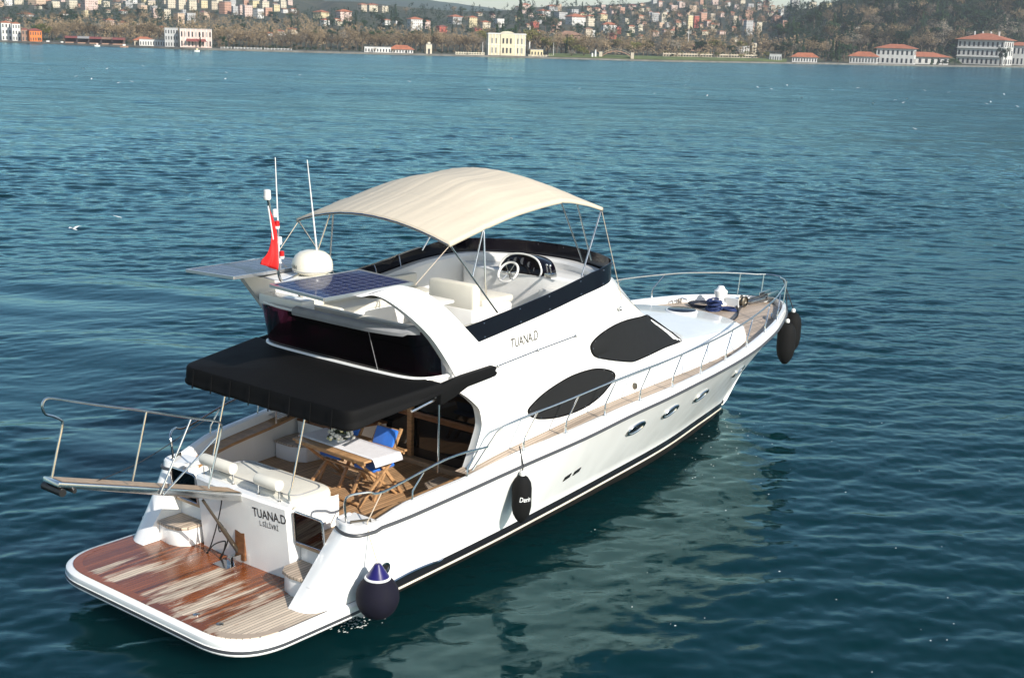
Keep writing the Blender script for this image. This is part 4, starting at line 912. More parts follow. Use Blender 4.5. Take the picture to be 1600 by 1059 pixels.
# flag
fg = MB(); P = []; yfl = .02
hs_ = [at(419, 322, y=yfl), at(424, 345, y=yfl), at(427, 374, y=yfl)]; be = [at(431, 372, y=yfl), at(436, 382, y=yfl)]; lo_ = [at(407, 412, y=yfl), at(429, 421, y=yfl)]
for t in np.linspace(0, 1, 26):
    # top edge falls from the head of the hoist, bottom edge from its foot; the cloth gathers and hangs down
    row = []
    for f in np.linspace(0, 1, 18):
        h_ = hs_[0]*(1-t)+hs_[2]*t; e_ = (lo_[1]*.55+hs_[2]*.45)*(1-t)*.0+lo_[1]*(1-t)+lo_[0]*t
        q = h_*(1-f)+e_*f; bow = math.sin(f*math.pi)
        row.append((q[0]+.10*bow*(1-t), q[1]-.03*math.sin(f*8+t*5)*f-.045*math.sin(t*11+f*2)*f, q[2]-.05*bow*t))
    P.append(row)
FLG = tag(ob('flag', fg.grid(P), M['red'], angle=60, solid=.003), 'red flag hanging limp from the light mast above the solar panels', 'flag')
ob('hoist_tape', MB().tube([tuple(np.array(p[0])+np.array([-.004, -.004, 0])) for p in P], .010, 5), M['whiteplastic'], FLG)
# ropes and bag on the foredeck
zf = float(zs(14.8))-.11
cb = at(1116, 478, z=zf+.10); random.seed(5)
bg_ = MB(); 
for k in range(14):
    a = random.uniform(0, 6.28); r = random.uniform(.08, .17); pts = [(cb[0]+r*math.cos(a+t)*(1+.2*math.sin(3*t+k)), cb[1]+r*math.sin(a+t), zf+.02+.015*k+.02*math.sin(2*t+k)) for t in np.linspace(0, 5.8, 22)]; bg_.tube(pts, .02, 6)
tag(ob('rope_heap', bg_, M['ropeblue'], angle=60), 'heap of blue rope lying in front of the white windlass on the foredeck', 'rope')
cb2 = at(1098, 475, z=zf+.03); rr_ = MB()
for k in range(7): rr_.tube([(cb2[0]+(.22+.02*k)*math.cos(t), cb2[1]+(.34-.02*k)*math.sin(t), zf+.02+.012*(k % 3)) for t in np.linspace(0, 6.28, 26)[:-1]], .014, 6, closed=True)
tag(ob('rope_coil', rr_, mat('dark_navy_rope', (.012, .016, .03), .8), angle=60), 'flat dark coil of rope on the foredeck beside the heap of blue rope', 'rope')
cb3 = at(1138, 483, z=zf+.03); rr_ = MB()
for k in range(4): rr_.tube([(cb3[0]+(.10+.015*k)*math.cos(t), cb3[1]+(.20-.02*k)*math.sin(t), zf+.015+.012*k) for t in np.linspace(0, 6.28, 22)[:-1]], .013, 6, closed=True)
tag(ob('rope_coil', rr_, M['ropeblue'], angle=60), 'small loose blue rope coil nearest the starboard rail on the foredeck', 'rope')
rope('mooring_line', [at(u, v, z=zf+.015) for u, v in ((1145, 470), (1152, 480), (1153, 492), (1146, 500), (1135, 505))], .014, M['ropeblack'], 'dark line lying in a curve across the foredeck teak', 'rope')
# cable looped at the gangway
hz = [at(u, v, x=1.72) for u, v in ((347, 762), (346, 785), (340, 815), (330, 850), (322, 868), (330, 876), (345, 872), (352, 850), (350, 845), (335, 850), (325, 862), (328, 872), (340, 874), (350, 860), (356, 842), (352, 826), (343, 830), (342, 815), (352, 828))]
rope('cable', hz, .010, M['rubber'], 'thin black cable hanging in loops beside the gangway ram at the transom', 'cable')
rope('mooring_line', [gw(.9, -.17, -.05), gw(.45, .6, .2), at(322, 655, y=1.0)], .006, M['ropeblack'], 'thin dark line running from the gangway tip to the awning pole', 'rope')
# ------------------------------------------------------------------ the water
def water():
    rng = np.random.default_rng(4)
    rr = [4.0]
    while rr[-1] < 1500: rr.append(rr[-1] + max(.05, rr[-1]**2/7.8*.00032))
    rr = np.array(rr)
    core = np.linspace(-24.5, 24.5, 640); th = np.radians(np.concatenate([np.linspace(-80, -25, 40), core, np.linspace(25, 80, 40)]))+YAW
    Rg, Tg = np.meshgrid(rr, th, indexing='ij'); X = CAM[0]+Rg*np.cos(Tg); Yy = CAM[1]+Rg*np.sin(Tg)
    Z = np.zeros_like(X); dr = np.gradient(rr)[:, None]; lim = np.maximum(dr, Rg*np.radians(49/640))
    n = 90; lam = np.exp(rng.uniform(math.log(.20), math.log(9), n)); ang = YAW+math.pi+rng.normal(0, .55, n); ph = rng.uniform(0, 6.28, n)
    # slow patches of calmer and rougher water
    pat = np.zeros_like(X)
    for _ in range(9):
        a = rng.uniform(0, 6.28); L = rng.uniform(9, 40); pat += np.sin(2*math.pi*(X*math.cos(a)+Yy*math.sin(a))/L+rng.uniform(0, 6.28))
    pat = np.clip(.95+.09*pat, .6, 1.3)
    for L, a, p in zip(lam, ang, ph):
        k = 2*math.pi/L; st = .019*(L/1.2)**-.12 if L < 2 else .017
        amp = st/k*(1 if L < 1.6 else .55 if L < 4 else .35); fade = np.clip((L/(1.6*lim)-1)/1.0, 0, 1)*(np.clip(Rg/40, .85, 1.7) if L < 2.5 else np.clip(Rg/110, .38, 2.2)); q = k*(X*math.cos(a)+Yy*math.sin(a))+p
        q = q+.6*np.sin(.37*k*(X*math.sin(a)-Yy*math.cos(a))+p*3)
        Z += amp*fade*(np.sin(q)+.18*np.cos(2*q))*(pat if L < 3 else 1)
    # the bow wave dies away along the side, calmer lee beside the hull
    calm = np.zeros_like(X)
    for (u_, v_, a_) in ((90, 480, 5.5), (180, 560, 4.0), (40, 610, 3.5), (230, 470, 4.0), (190, 690, 2.0)):
        c_ = at(u_, v_, z=0.0); calm = np.maximum(calm, np.exp(-(((X-c_[0])**2+(Yy-c_[1])**2)/a_**2)))
    Z *= 1-.8*calm
    for L, a, p, A in ((5.2, YAW+2.5, .4, .045), (3.4, YAW+2.9, 2.0, .022), (7.5, YAW+2.2, 1.0, .05)): Z += A*calm*np.sin(2*math.pi/L*(X*math.cos(a)+Yy*math.sin(a))+p+.8*np.sin(X*.21+Yy*.33))
    near = np.exp(-(((X-8)/9)**2+((Yy+1)/4.5)**2)); Z *= 1-.10*near
    V = np.stack([X, Yy, Z], -1).reshape(-1, 3); nr, nth = X.shape
    idx = np.arange(nr*nth).reshape(nr, nth); Fq = np.stack([idx[:-1, :-1], idx[1:, :-1], idx[1:, 1:], idx[:-1, 1:]], -1).reshape(-1, 4)
    me = bpy.data.meshes.new('water'); me.vertices.add(len(V)); me.vertices.foreach_set('co', V.ravel())
    me.loops.add(Fq.size); me.loops.foreach_set('vertex_index', Fq.ravel().astype(np.int32))
    me.polygons.add(len(Fq)); me.polygons.foreach_set('loop_start', np.arange(0, Fq.size, 4, dtype=np.int32)); me.polygons.foreach_set('use_smooth', [True]*len(Fq))
    me.update(); me.validate()
    cb_ = me.attributes.new('calm', 'FLOAT', 'POINT'); cb_.data.foreach_set('value', calm.astype(np.float32).ravel())
    ca = me.attributes.new('chop', 'FLOAT', 'POINT'); ca.data.foreach_set('value', np.clip((Rg-22)/150, 0, 1).astype(np.float32).ravel())
    if me.polygons[0].normal.z < 0: me.flip_normals()
    o = bpy.data.objects.new('water', me); C.objects.link(o); o['kind'] = 'structure'
    m = bpy.data.materials.new('sea_water'); m.use_nodes = True; g = NT(m); g.n.remove(g.n['Principled BSDF'])
    b = g.new('ShaderNodeSubsurfaceScattering', falloff='BURLEY'); b.inputs['Radius'].default_value = (.5, 1, 1); b.inputs['Scale'].default_value = 2.2
    gl = g.new('ShaderNodeBsdfGlossy'); gl.inputs['Color'].default_value = (.59, .90, .94, 1); fr = g.new('ShaderNodeFresnel'); fr.inputs[0].default_value = 1.333
    mx = g.new('ShaderNodeMixShader'); g.link(fr.outputs[0], mx.inputs[0]); g.link(b.outputs[0], mx.inputs[1]); g.link(gl.outputs[0], mx.inputs[2]); g.link(mx.outputs[0], g.n['Material Output'].inputs['Surface'])
    co = g.coords()
    big = g.noise(g.coords((.02, .02, 1)), 1.0, 3); col = g.ramp(big, [(.35, (.0006, .0135, .0165)), (.65, (.0010, .0190, .0215))])
    g.link(col, b.inputs['Color'])
    rot = g.new('ShaderNodeMapping'); rot.inputs['Rotation'].default_value = (0, 0, -YAW); g.link(g.tc.outputs['Object'], rot.inputs['Vector'])
    def al(sx, sy):
        q = g.new('ShaderNodeMapping'); q.inputs['Scale'].default_value = (sx, sy, 1); g.link(rot.outputs[0], q.inputs['Vector']); return q.outputs[0]
    h = g.math('ADD', g.math('MULTIPLY', g.noise(al(1.5, .55), 1.6, 6, .6, .3), .24), g.math('MULTIPLY', g.noise(al(.34, .11), 1.0, 4, .55, .4), .9))
    h = g.math('ADD', h, g.math('MULTIPLY', g.noise(al(5, 2.4), 1.4, 4, .6, .2), .035))
    at_ = g.new('ShaderNodeAttribute', attribute_name='chop'); chop = at_.outputs['Fac']
    gust = g.noise(al(.035, .006), 1.0, 4, .6, .6); gust2 = g.noise(al(.16, .03), 1.0, 4, .6, .5); gs = g.math('ADD', g.math('MULTIPLY', gust, .6), g.math('MULTIPLY', gust2, .4))
    gs = g.math('MULTIPLY', g.math('SUBTRACT', gs, .5), 1.1)
    g.link(g.math('ADD', .012, g.math('MULTIPLY', chop, g.math('ADD', .15, g.math('MULTIPLY', gs, .28)))), gl.inputs['Roughness'])
    h = g.math('ADD', h, g.math('MULTIPLY', chop, g.math('ADD', g.math('MULTIPLY', g.noise(al(.13, .03), 1.0, 5, .6, .5), 2.6), g.math('MULTIPLY', g.noise(al(.045, .010), 1.0, 4, .6, .5), 4.0))))
    bp = g.new('ShaderNodeBump'); cl = g.new('ShaderNodeAttribute', attribute_name='calm').outputs['Fac']
    g.link(g.math('MULTIPLY', g.math('ADD', .085, g.math('MULTIPLY', chop, g.math('ADD', .75, gs))), g.math('SUBTRACT', 1, g.math('MULTIPLY', cl, .75))), bp.inputs['Strength']); bp.inputs['Distance'].default_value = .5
    g.link(h, bp.inputs['Height']); [g.link(bp.outputs[0], q.inputs['Normal']) for q in (gl, fr)]
    me.materials.append(m); return o
WATER = water()
# ------------------------------------------------------------------ the far shore
def lin(xs, ys): return lambda u: float(np.interp(u, xs, ys))
vshore = lin([-900, 0, 300, 530, 800, 1050, 1300, 1440, 1600, 2500], [45, 66, 78, 84, 90.5, 97, 101, 104, 106, 118])
vridge = lin([-900, -450, -120, 0, 450, 500, 560, 640, 720, 790, 830, 900, 1000, 1060, 1180, 1215, 1250, 1290, 1350, 1450, 1600, 2500], [30, -5, -45, -60, -52, 2, 3, 12, 18, 17, 12, 10, 6, -6, -8, 26, 16, 6, -8, -40, -70, -80])
Dridge = lin([-900, 0, 450, 520, 800, 1000, 1180, 1230, 1600, 2500], [1500, 1500, 1450, 1000, 1050, 1300, 1350, 900, 950, 1100])
def Dshore(u):
    p = at(u, vshore(u), z=0.0); return float(np.hypot(*(p-CAM)[:2]))
_ds = {}
def shoreD(u):
    k = round(u/5)*5
    if k not in _ds: _ds[k] = Dshore(k)
    return _ds[k]
def ground_v(u, D):
    D0 = shoreD(u); Dr = Dridge(u); flat = D0+55; vf = vshore(u)-(4.0 if u < 1230 else 3.0)
    if D <= flat: return vshore(u)+(vf-vshore(u))*max(0, (D-D0))/55 - 1.9*min(1, max(0, (D-D0)/3))
    t = min(1, (D-flat)/(Dr-flat)); return (vf-1.9)+(vridge(u)-(vf-1.9))*(t**.85)
def ground(u, D): return far(u, ground_v(u, D), D)
def place(u, v):
    D0, Dr = shoreD(u), Dridge(u); lo, hi = D0+4, Dr
    if v >= ground_v(u, lo): return ground(u, lo), lo
    if v <= ground_v(u, hi): return ground(u, hi), hi
    for _ in range(30):
        m = (lo+hi)/2
        if ground_v(u, m) > v: lo = m
        else: hi = m
    return ground(u, lo), lo
def terrain_mat():
    m = bpy.data.materials.new('hillside_scrub'); m.use_nodes = True; g = NT(m); b = g.n['Principled BSDF']; b.inputs['Roughness'].default_value = .9
    n1 = g.noise(g.coords((.02, .02, .02)), 1.0, 5, .6); n2 = g.noise(g.coords((.12, .12, .12)), 1.0, 5, .6)
    c = g.ramp(g.math('ADD', g.math('MULTIPLY', n1, .6), g.math('MULTIPLY', n2, .4)), [(.35, (.014, .026, .013)), (.5, (.034, .042, .020)), (.64, (.09, .078, .045))])
    g.link(c, b.inputs['Base Color']); return m
us = list(np.linspace(-900, 2500, 240)); rows = []
for k in range(44):
    row = []
    for u in us:
        D0, Dr = shoreD(u), Dridge(u)
        D = D0 if k == 0 else D0+[.2, 3, 8, 20, 40, 55][k-1] if k < 7 else D0+55+(Dr-D0-55)*((k-6)/32)**1.2 if k < 39 else Dr+(k-38)*160
        if k == 0: p = far(u, vshore(u), D); p[2] = -1.5
        elif k == 1: p = far(u, vshore(u), D0+.2); p[2] = .5
        elif k < 39: p = ground(u, D); p[2] = max(p[2], .55)
        else: p = ground(u, Dr); q = far(u, 0, D); p = np.array([q[0], q[1], p[2]-(k-38)*14])
        row.append(p)
    rows.append(row)
tag(ob('terrain', MB().grid(rows), terrain_mat(), angle=80), kind='structure')
# quay wall and the promenade on it
q0 = [far(u, vshore(u), shoreD(u)-.6) for u in us]
def zset(p, z): return (p[0], p[1], z)
tag(ob('quay', MB().grid([[zset(p, -1) for p in q0], [zset(p, .62) for p in q0], [zset(far(u, 60, shoreD(u)+9), .66) for u in us]]), mat('quay_stone', (.15, .14, .12), .85, var=.35, vscale=.3), angle=30), kind='structure')
tag(ob('grass_bank', MB().grid([[zset(far(u, 60, shoreD(u)+a), z) for u in np.linspace(858, 1232, 40)] for a, z in ((.6, .72), (3, 1.1), (14, 1.9))]), mat('spring_grass', (.10, .13, .035), .9, var=.35, vscale=.2), angle=60), kind='structure')
# a far wooded ridge behind everything in the middle
hr_u = list(np.linspace(250, 1250, 70)); vr = lin([250, 440, 480, 560, 640, 700, 745, 800, 880, 1000, 1250], [12, 6, -2, -9, -3, 4, 10, 17, 22, 24, 30]); hrow = []
for k in range(14):
    f = k/13; hrow.append([far(u, 45+(vr(u)+1.2*math.sin(u*.13)+.8*math.sin(u*.31)-45)*math.sin(f*math.pi/2), 1700+800*f) for u in hr_u])
hrow.append([zset(far(u, 0, 3000), 0) for u in hr_u])
tag(ob('hills', MB().grid(hrow), mat('distant_wooded_hill', (.022, .05, .026), .95, var=.45, vscale=.03), angle=80), kind='structure')

# -- vegetation prototypes
def crown_mat(name, c0, c1):
    m = bpy.data.materials.new(name); m.use_nodes = True; g = NT(m); b = g.n['Principled BSDF']; b.inputs['Roughness'].default_value = .85; b.inputs['Specular IOR Level'].default_value = .15
    oi = g.new('ShaderNodeObjectInfo'); n = g.noise(g.coords((.9, .9, .9)), 1.0, 3)
    f = g.math('ADD', g.math('MULTIPLY', oi.outputs['Random'], .6), g.math('MULTIPLY', n, .5)); g.link(g.ramp(f, [(.2, c0), (.85, c1)]), b.inputs['Base Color']); return m
CM = {'bare': crown_mat('bare_brown_twigs', (.115, .086, .052), (.25, .185, .108)), 'ever': crown_mat('evergreen_needles', (.009, .025, .012), (.034, .066, .026)),
      'spring': crown_mat('fresh_spring_leaves', (.08, .085, .022), (.17, .16, .05)), 'grey': crown_mat('grey_bare_twigs', (.12, .10, .078), (.23, .20, .155))}
BARK = mat('tree_bark', (.09, .07, .05), .9, var=.3, vscale=2)
def leaf_cloud(mb, centres, n, size, thin, rnd):
    for _ in range(n):
        c, r = rnd.choice(centres); v = Vector((rnd.gauss(0, 1), rnd.gauss(0, 1), rnd.gauss(0, 1))).normalized()*(rnd.random()**.45)
        p = Vector(c)+Vector((v.x*r[0], v.y*r[0], v.z*r[1])); a = Vector((rnd.gauss(0, 1), rnd.gauss(0, 1), rnd.gauss(0, 1)+.6)).normalized(); b = a.orthogonal().normalized(); s = size*rnd.uniform(.6, 1.4)
        mb.add([p-a*s, p+b*s*thin, p+a*s, p-b*s*thin], [(0, 1, 2, 3)])
def tree_proto(kind, seed):
    rnd = random.Random(seed); tr = MB(); cr = MB()
    if kind in ('bare', 'grey', 'spring'):
        tr.tube([(0, 0, -.4), (.02, 0, 1.2), (.05, .03, 2.6)], [.22, .16, .11], 6); cs = []
        for k in range(7):
            a = k*.9+rnd.random(); r = rnd.uniform(.9, 1.9); top = (r*math.cos(a), r*math.sin(a), rnd.uniform(3.0, 4.8)); tr.tube([(.03, .02, rnd.uniform(1.4, 2.4)), (top[0]*.5, top[1]*.5, top[2]*.72), top], [.09, .06, .02], 5)
            cs.append((top, (rnd.uniform(.8, 1.15), rnd.uniform(.7, 1.0))))
        cs.append(((0, 0, 4.9), (1.1, .9))); cs.append(((.2, 0, 3.4), (1.3, .8)))
        leaf_cloud(cr, cs, 620 if kind != 'spring' else 520, .17 if kind != 'spring' else .2, .34 if kind != 'spring' else .6, rnd)
    elif seed % 3 == 0:       # cypress / fir
        tr.tube([(0, 0, -.4), (0, 0, 5.6)], [.18, .05], 6); cs = [((rnd.uniform(-.1, .1), rnd.uniform(-.1, .1), .9+k*.62), (max(.22, 1.0-.115*k), .5)) for k in range(9)]; leaf_cloud(cr, cs, 620, .18, .6, rnd)
    else:                     # pine with spreading, uneven head
        tr.tube([(0, 0, -.4), (.1, 0, 2.0), (.05, .1, 4.2)], [.2, .14, .07], 6); cs = []
        for k in range(8):
            a = rnd.uniform(0, 6.28); r = rnd.uniform(.3, 1.7); p = (r*math.cos(a), r*math.sin(a), rnd.uniform(2.2, 5.2)-.25*r); cs.append((p, (rnd.uniform(.7, 1.1), rnd.uniform(.4, .8)))); tr.tube([(.06, .04, p[2]-.9), p], [.07, .02], 5)
        leaf_cloud(cr, cs, 640, .19, .6, rnd)
    return tr, cr
PRO = {}
def mk_me(mb, m, nm):
    me = bpy.data.meshes.new(nm); me.from_pydata(mb.v, [], mb.f); me.materials.append(m); me.update(); return me
for kind, seeds in (('bare', (1, 2, 4, 5)), ('grey', (7, 8)), ('spring', (10, 11)), ('ever', (12, 13, 14, 15, 17))):
    PRO[kind] = []
    for s in seeds: t, c = tree_proto(kind, s); PRO[kind].append((mk_me(t, BARK, 'trunk'), mk_me(c, CM[kind], 'crown')))
TREES = []
KN = {'bare': ('bare_tree', 'bare brown tree'), 'grey': ('bare_tree', 'pale grey leafless tree'), 'spring': ('budding_tree', 'yellow green tree in first leaf'), 'ever': ('evergreen_tree', 'dark evergreen tree')}
def tree(u, v, hpx, kind, wide=1.0, proto=None):
    p, D = place(u, v); H = hpx*D/FPX; s = H/5.8; rnd = random
    pr = PRO[kind][proto if proto is not None else rnd.randrange(len(PRO[kind]))]
    o = bpy.data.objects.new(KN[kind][0], None); C.objects.link(o); o.location = p; o.rotation_euler = (0, 0, rnd.uniform(0, 6.28)); o.scale = (s*wide, s*wide, s); o['category'] = 'tree'
    for nm, me in zip(('trunk', 'crown'), pr): c = bpy.data.objects.new(nm, me); C.objects.link(c); c.parent = o
    TREES.append((u, v, hpx, kind, o)); return o

# -- buildings
def wall_mat(name, col, sx=1.15, sz=1.55, ww=.40, wh=.46, dark=None):
    m = bpy.data.materials.new(name); m.use_nodes = True; g = NT(m); b = g.n['Principled BSDF']; b.inputs['Roughness'].default_value = .8
    o = g.sep(g.coords()); nr = g.sep(g.tc.outputs['Normal']); side = g.math('GREATER_THAN', g.math('ABSOLUTE', nr[0]), .5)
    a = g.math('ADD', g.math('MULTIPLY', o[1], side), g.math('MULTIPLY', o[0], g.math('SUBTRACT', 1, side)))
    fa = g.math('ABSOLUTE', g.math('SUBTRACT', g.math('FRACT', g.math('ADD', g.math('DIVIDE', a, sx), 50.5)), .5)); fz = g.math('ABSOLUTE', g.math('SUBTRACT', g.math('FRACT', g.math('DIVIDE', o[2], sz)), .52))
    wmask = g.math('MULTIPLY', g.math('LESS_THAN', fa, ww/2), g.math('LESS_THAN', fz, wh/2)); up = g.math('LESS_THAN', g.math('ABSOLUTE', nr[2]), .5); wmask = g.math('MULTIPLY', wmask, up)
    n = g.noise(g.coords((.5, .5, .5)), 1.0, 5); c = g.ramp(n, [(.3, tuple(x*.82 for x in col)), (.7, tuple(min(1, x*1.08) for x in col))])
    g.link(g.mix(wmask, c, dark or tuple(x*.30+.01 for x in col)), b.inputs['Base Color']); return m
WC = {'cream': (.56, .50, .38), 'white': (.60, .585, .55), 'peach': (.56, .41, .29), 'pink': (.58, .44, .38), 'salmon': (.47, .27, .19), 'yellow': (.60, .51, .31), 'grey': (.40, .40, .39), 'red': (.38, .09, .06), 'beige': (.48, .41, .31), 'shaded_white': (.50, .49, .465), 'gold': (.60, .52, .36), 'orange': (.62, .17, .03), 'brown': (.28, .17, .12)}  # right waterside walls: white greyed down, the shade on their fronts put into the colour
WM = {k: wall_mat(k+'_rendered_wall', c) for k, c in WC.items()}; PM = {k: mat(k+'_plaster', c, .8, var=.12, vscale=.4) for k, c in WC.items()}
RM_ = {'red tiled': mat('terracotta_roof_tiles', (.36, .125, .065), .85, var=.25, vscale=.6), 'dark red': mat('dark_red_roof', (.22, .06, .05), .8, var=.2, vscale=.6), 'flat': mat('flat_grey_roof', (.30, .29, .28), .8, var=.2, vscale=.4), 'brown tiled': mat('brown_roof_tiles', (.26, .15, .10), .85, var=.25, vscale=.6)}
WIN = mat('window_glass', (.03, .032, .04), .15); TRIM = mat('white_stone_trim', (.66, .64, .6), .7)
HOUSES = []
def hip(mb, w, d, h, rh, ov, flat=False):
    x, y = w/2+ov, d/2+ov
    if flat: mb.box((0, 0, h+.12), (w+ov, d+ov, .24)); return
    rl = max(0, (w-d)/2)*.9+.05; mb.add([(-x, -y, h), (x, -y, h), (x, y, h), (-x, y, h), (-rl, 0, h+rh), (rl, 0, h+rh), (-x, -y, h-.12), (x, -y, h-.12), (x, y, h-.12), (-x, y, h-.12)], [(0, 1, 5, 4), (1, 2, 5), (2, 3, 4, 5), (3, 0, 4), (0, 6, 7, 1), (1, 7, 8, 2), (2, 8, 9, 3), (3, 9, 6, 0), (6, 9, 8, 7)])
def face_rz(u): d = _ray(u, 60); return math.atan2(d[1], d[0])-math.pi/2
def house(u, v, w, h, col='cream', roof='red tiled', turn=.45, deep=.8, storeys=None, name='house', label=None, chimney=0, windows=None, roof_h=.34, plain=False):
    """a building whose base stands at photo pixel (u, v), w and h in pixels there"""
    p, D = place(u, v+1.5); k = D/FPX; W, Hh = w*k*.80, h*k; d = W*deep; rz = face_rz(u)+turn
    dn = _ray(u, 60); dn = dn/math.hypot(dn[0], dn[1]); bk_ = (d*abs(math.cos(turn))+W*abs(math.sin(turn)))/2+.6
    if v > vshore(u)-9: bk_ += max(0, max(shoreD(u-w*.55), shoreD(u+w*.55))+3-D)
    p = p+np.array([dn[0]*bk_, dn[1]*bk_, 0]); p[2] = max(p[2], .55)
    o = bpy.data.objects.new(name, None); C.objects.link(o); o.location = p; o.rotation_euler = (0, 0, rz); o['category'] = 'house' if 'house' in name else 'building'
    def kid(nm, mb, m, par=o, **kw): c = ob(nm, mb, m, None, **kw); c.parent = par; return c
    rh = W*roof_h*(.5 if roof != 'flat' else 0); wall_h = Hh-rh*.8
    wl = kid('wall', MB().box((0, 0, wall_h/2-.9), (W, d, wall_h+1.8)), (PM if (windows or plain) else WM)[col], flat=True)
    r = MB(); hip(r, W, d, wall_h, rh, .12*W*.5 if roof != 'flat' else .1, roof == 'flat'); ro = kid('roof', r, RM_[roof], flat=True)
    for c_ in range(chimney): kid('chimney', MB().box((W*(.5*((c_+.5)/chimney)-.25)*1.4, 0, wall_h+rh*.75), (.5*k*4, .4*k*4, rh*.9+.5)), TRIM, par=ro, flat=True)
    if windows:
        nx, nz, ny = windows
        for i in range(nx):
            for j in range(nz):
                x = W*((i+.5)/nx-.5); z = wall_h*((j+.45)/nz); ww = W/nx*.42; wh = wall_h/nz*.55
                kid('window', MB().box((x, -d/2-.01, z), (ww, .06, wh)), WIN, flat=True)
        for i in range(ny):
            for j in range(nz):
                y = d*((i+.5)/ny-.5); z = wall_h*((j+.45)/nz); kid('window', MB().box((W/2+.01, y, z), (.06, d/ny*.42, wall_h/nz*.55)), WIN, flat=True)
    st = storeys or max(1, min(7, round(h/3.6))); HOUSES.append(dict(u=u, v=v, col=col, roof=roof, st=st, o=o, label=label, w=w)); 
    if label: o['label'] = label
    return o, W, d, wall_h, kid
# landmark buildings along the water, each with its own windows
house(10, 66, 17, 27, 'white', 'red tiled', .15, .9, name='waterside_house', label='white gabled waterside mansion at the left edge beside the orange house', windows=(3, 3, 2))
house(25.5, 66, 14, 26, 'white', 'red tiled', .15, .9, name='waterside_house', label='narrower white mansion wing with red roof next to the dark brown house', windows=(3, 3, 2))
house(39, 65, 11, 18, 'brown', 'dark red', .1, name='waterside_house', label='dark brown wooden house squeezed between the white mansion and the orange house', windows=(2, 2, 2))
house(55, 65, 21, 18, 'orange', 'dark red', .2, .7, name='waterside_house', label='bright orange waterside house with rows of arched windows', windows=(5, 2, 3))
house(225, 71, 36, 12, 'beige', 'red tiled', .1, .6, name='waterside_house', label='long low beige house with red roof behind the white glazed pavilion', windows=(5, 1, 2))
house(238, 77, 46, 9, 'white', 'flat', .03, .25, name='waterside_pavilion', label='long white glazed pavilion on the quay left of the pink palace', windows=(10, 1, 1))
house(268, 77, 24, 27, 'grey', 'flat', .05, .7, name='waterside_building', label='tall grey white building with flat roof joined to the pink palace', windows=(5, 3, 2))
PK = house(306, 78, 58, 27, 'pink', 'flat', .05, .5, name='palace', label='pale pink waterside palace with flat roof and dark red awning', windows=(9, 2, 3))
PK[4]('awning', MB().prism([(-3.2, -PK[2]/2-.02, 3.0), (3.2, -PK[2]/2-.02, 3.0), (3.6, -PK[2]/2-2.2, 2.2), (-3.6, -PK[2]/2-2.2, 2.2)], (0, 0, .12)), RM_['dark red'], flat=True)
for i in range(7): PK[4]('pilaster', MB().box((PK[1]*(i/6-.5)*.98, -PK[2]/2-.04, PK[3]/2), (.18, .1, PK[3])), TRIM, flat=True)
house(590, 86, 50, 8, 'white', 'flat', .03, .3, name='waterside_pavilion', label='long white single storey pavilion on the quay left of the red roofed one', windows=(9, 1, 2))
house(627, 87, 44, 11, 'white', 'red tiled', .05, .45, name='waterside_pavilion', label='white pavilion with orange tiled roof left of the stone gate', windows=(8, 1, 2))
gt = house(670, 87, 11, 14, 'cream', 'flat', .1, .6, name='stone_gate', label='small ornate cream stone gate tower on the quay beside the pavilion', plain=True)
gt[4]('archway', MB().box((0, -gt[2]/2-.02, .9), (gt[1]*.35, .08, 2.0)), WIN, flat=True); gt[4]('turret', MB().box((0, 0, gt[3]+.5), (gt[1]*.5, gt[2]*.5, .8)), PM['cream'], bevel=.1)
gt[0]['category'] = 'gate'
PA = house(790, 89, 72, 33, 'gold', 'flat', .1, .55, name='palace', label='ornate cream stone palace on the far quay right of the sky gap', plain=True)
Wp, dp, hp_ = PA[1], PA[2], PA[3]
for j in range(2):
    for x in (-.40, -.30, -.10, 0, .10, .30, .40): PA[4]('window', MB().box((x*Wp, -dp/2-(.32 if abs(x) < .2 else .02), hp_*(.24+.43*j)), (Wp*.045, .08, hp_*.24)), WIN, flat=True)
    for y in (-.25, .25): PA[4]('window', MB().box((Wp/2+.02, y*dp, hp_*(.24+.43*j)), (.08, dp*.1, hp_*.24)), WIN, flat=True)
PA[4]('centre_bay', MB().box((0, -dp/2-.12, hp_/2), (Wp*.34, .36, hp_)), PM['gold'], flat=True)
for i in range(12): PA[4]('pilaster', MB().box((Wp*(i/11-.5)*.985, -dp/2-.05, hp_/2), (.2, .14, hp_)), TRIM, flat=True)
PA[4]('cornice', MB().box((0, 0, hp_*.5), (Wp+.25, dp+.25, .18)).box((0, 0, hp_-.1), (Wp+.5, dp+.5, .3)), TRIM, flat=True)
PA[4]('parapet', MB().prism([(-Wp*.2, -dp/2, hp_+.2), (Wp*.2, -dp/2, hp_+.2), (Wp*.12, -dp/2, hp_+.75), (0, -dp/2, hp_+.95), (-Wp*.12, -dp/2, hp_+.75)], (0, .3, 0)), PM['cream'], flat=True)
house(838, 88, 24, 10, 'yellow', 'flat', .1, .6, name='waterside_house', label='small pale yellow house just right of the cream palace', windows=(4, 1, 2))
def pole(u, v, h, r, name, label, cat, m, cap=0):
    p, D = place(u, v); H = h*D/FPX; mb = MB().lathe([(r*1.5, 0), (r*1.5, H*.04), (r, H*.05), (r*.8, H*.72)] + ([(r*1.7, H*.73), (r*1.7, H*.76), (r*.8, H*.77), (r*.8, H*.9), (0, H)] if cap else [(r*.6, H), (0, H)]), p, 10)
    return tag(ob(name, mb, m), label, cat)
pole(827, 78, 36, .34, 'minaret', 'slender white minaret with pointed top beside the cream palace', 'minaret', TRIM, 1)
pole(1074.5, 78, 37, .13, 'flagpole', 'tall white flagpole on the far shore below the yellow apartment block', 'flagpole', TRIM)
pole(864.5, 92, 22, .08, 'flagpole', 'thin white pole on the quay right of the cream palace', 'flagpole', TRIM)
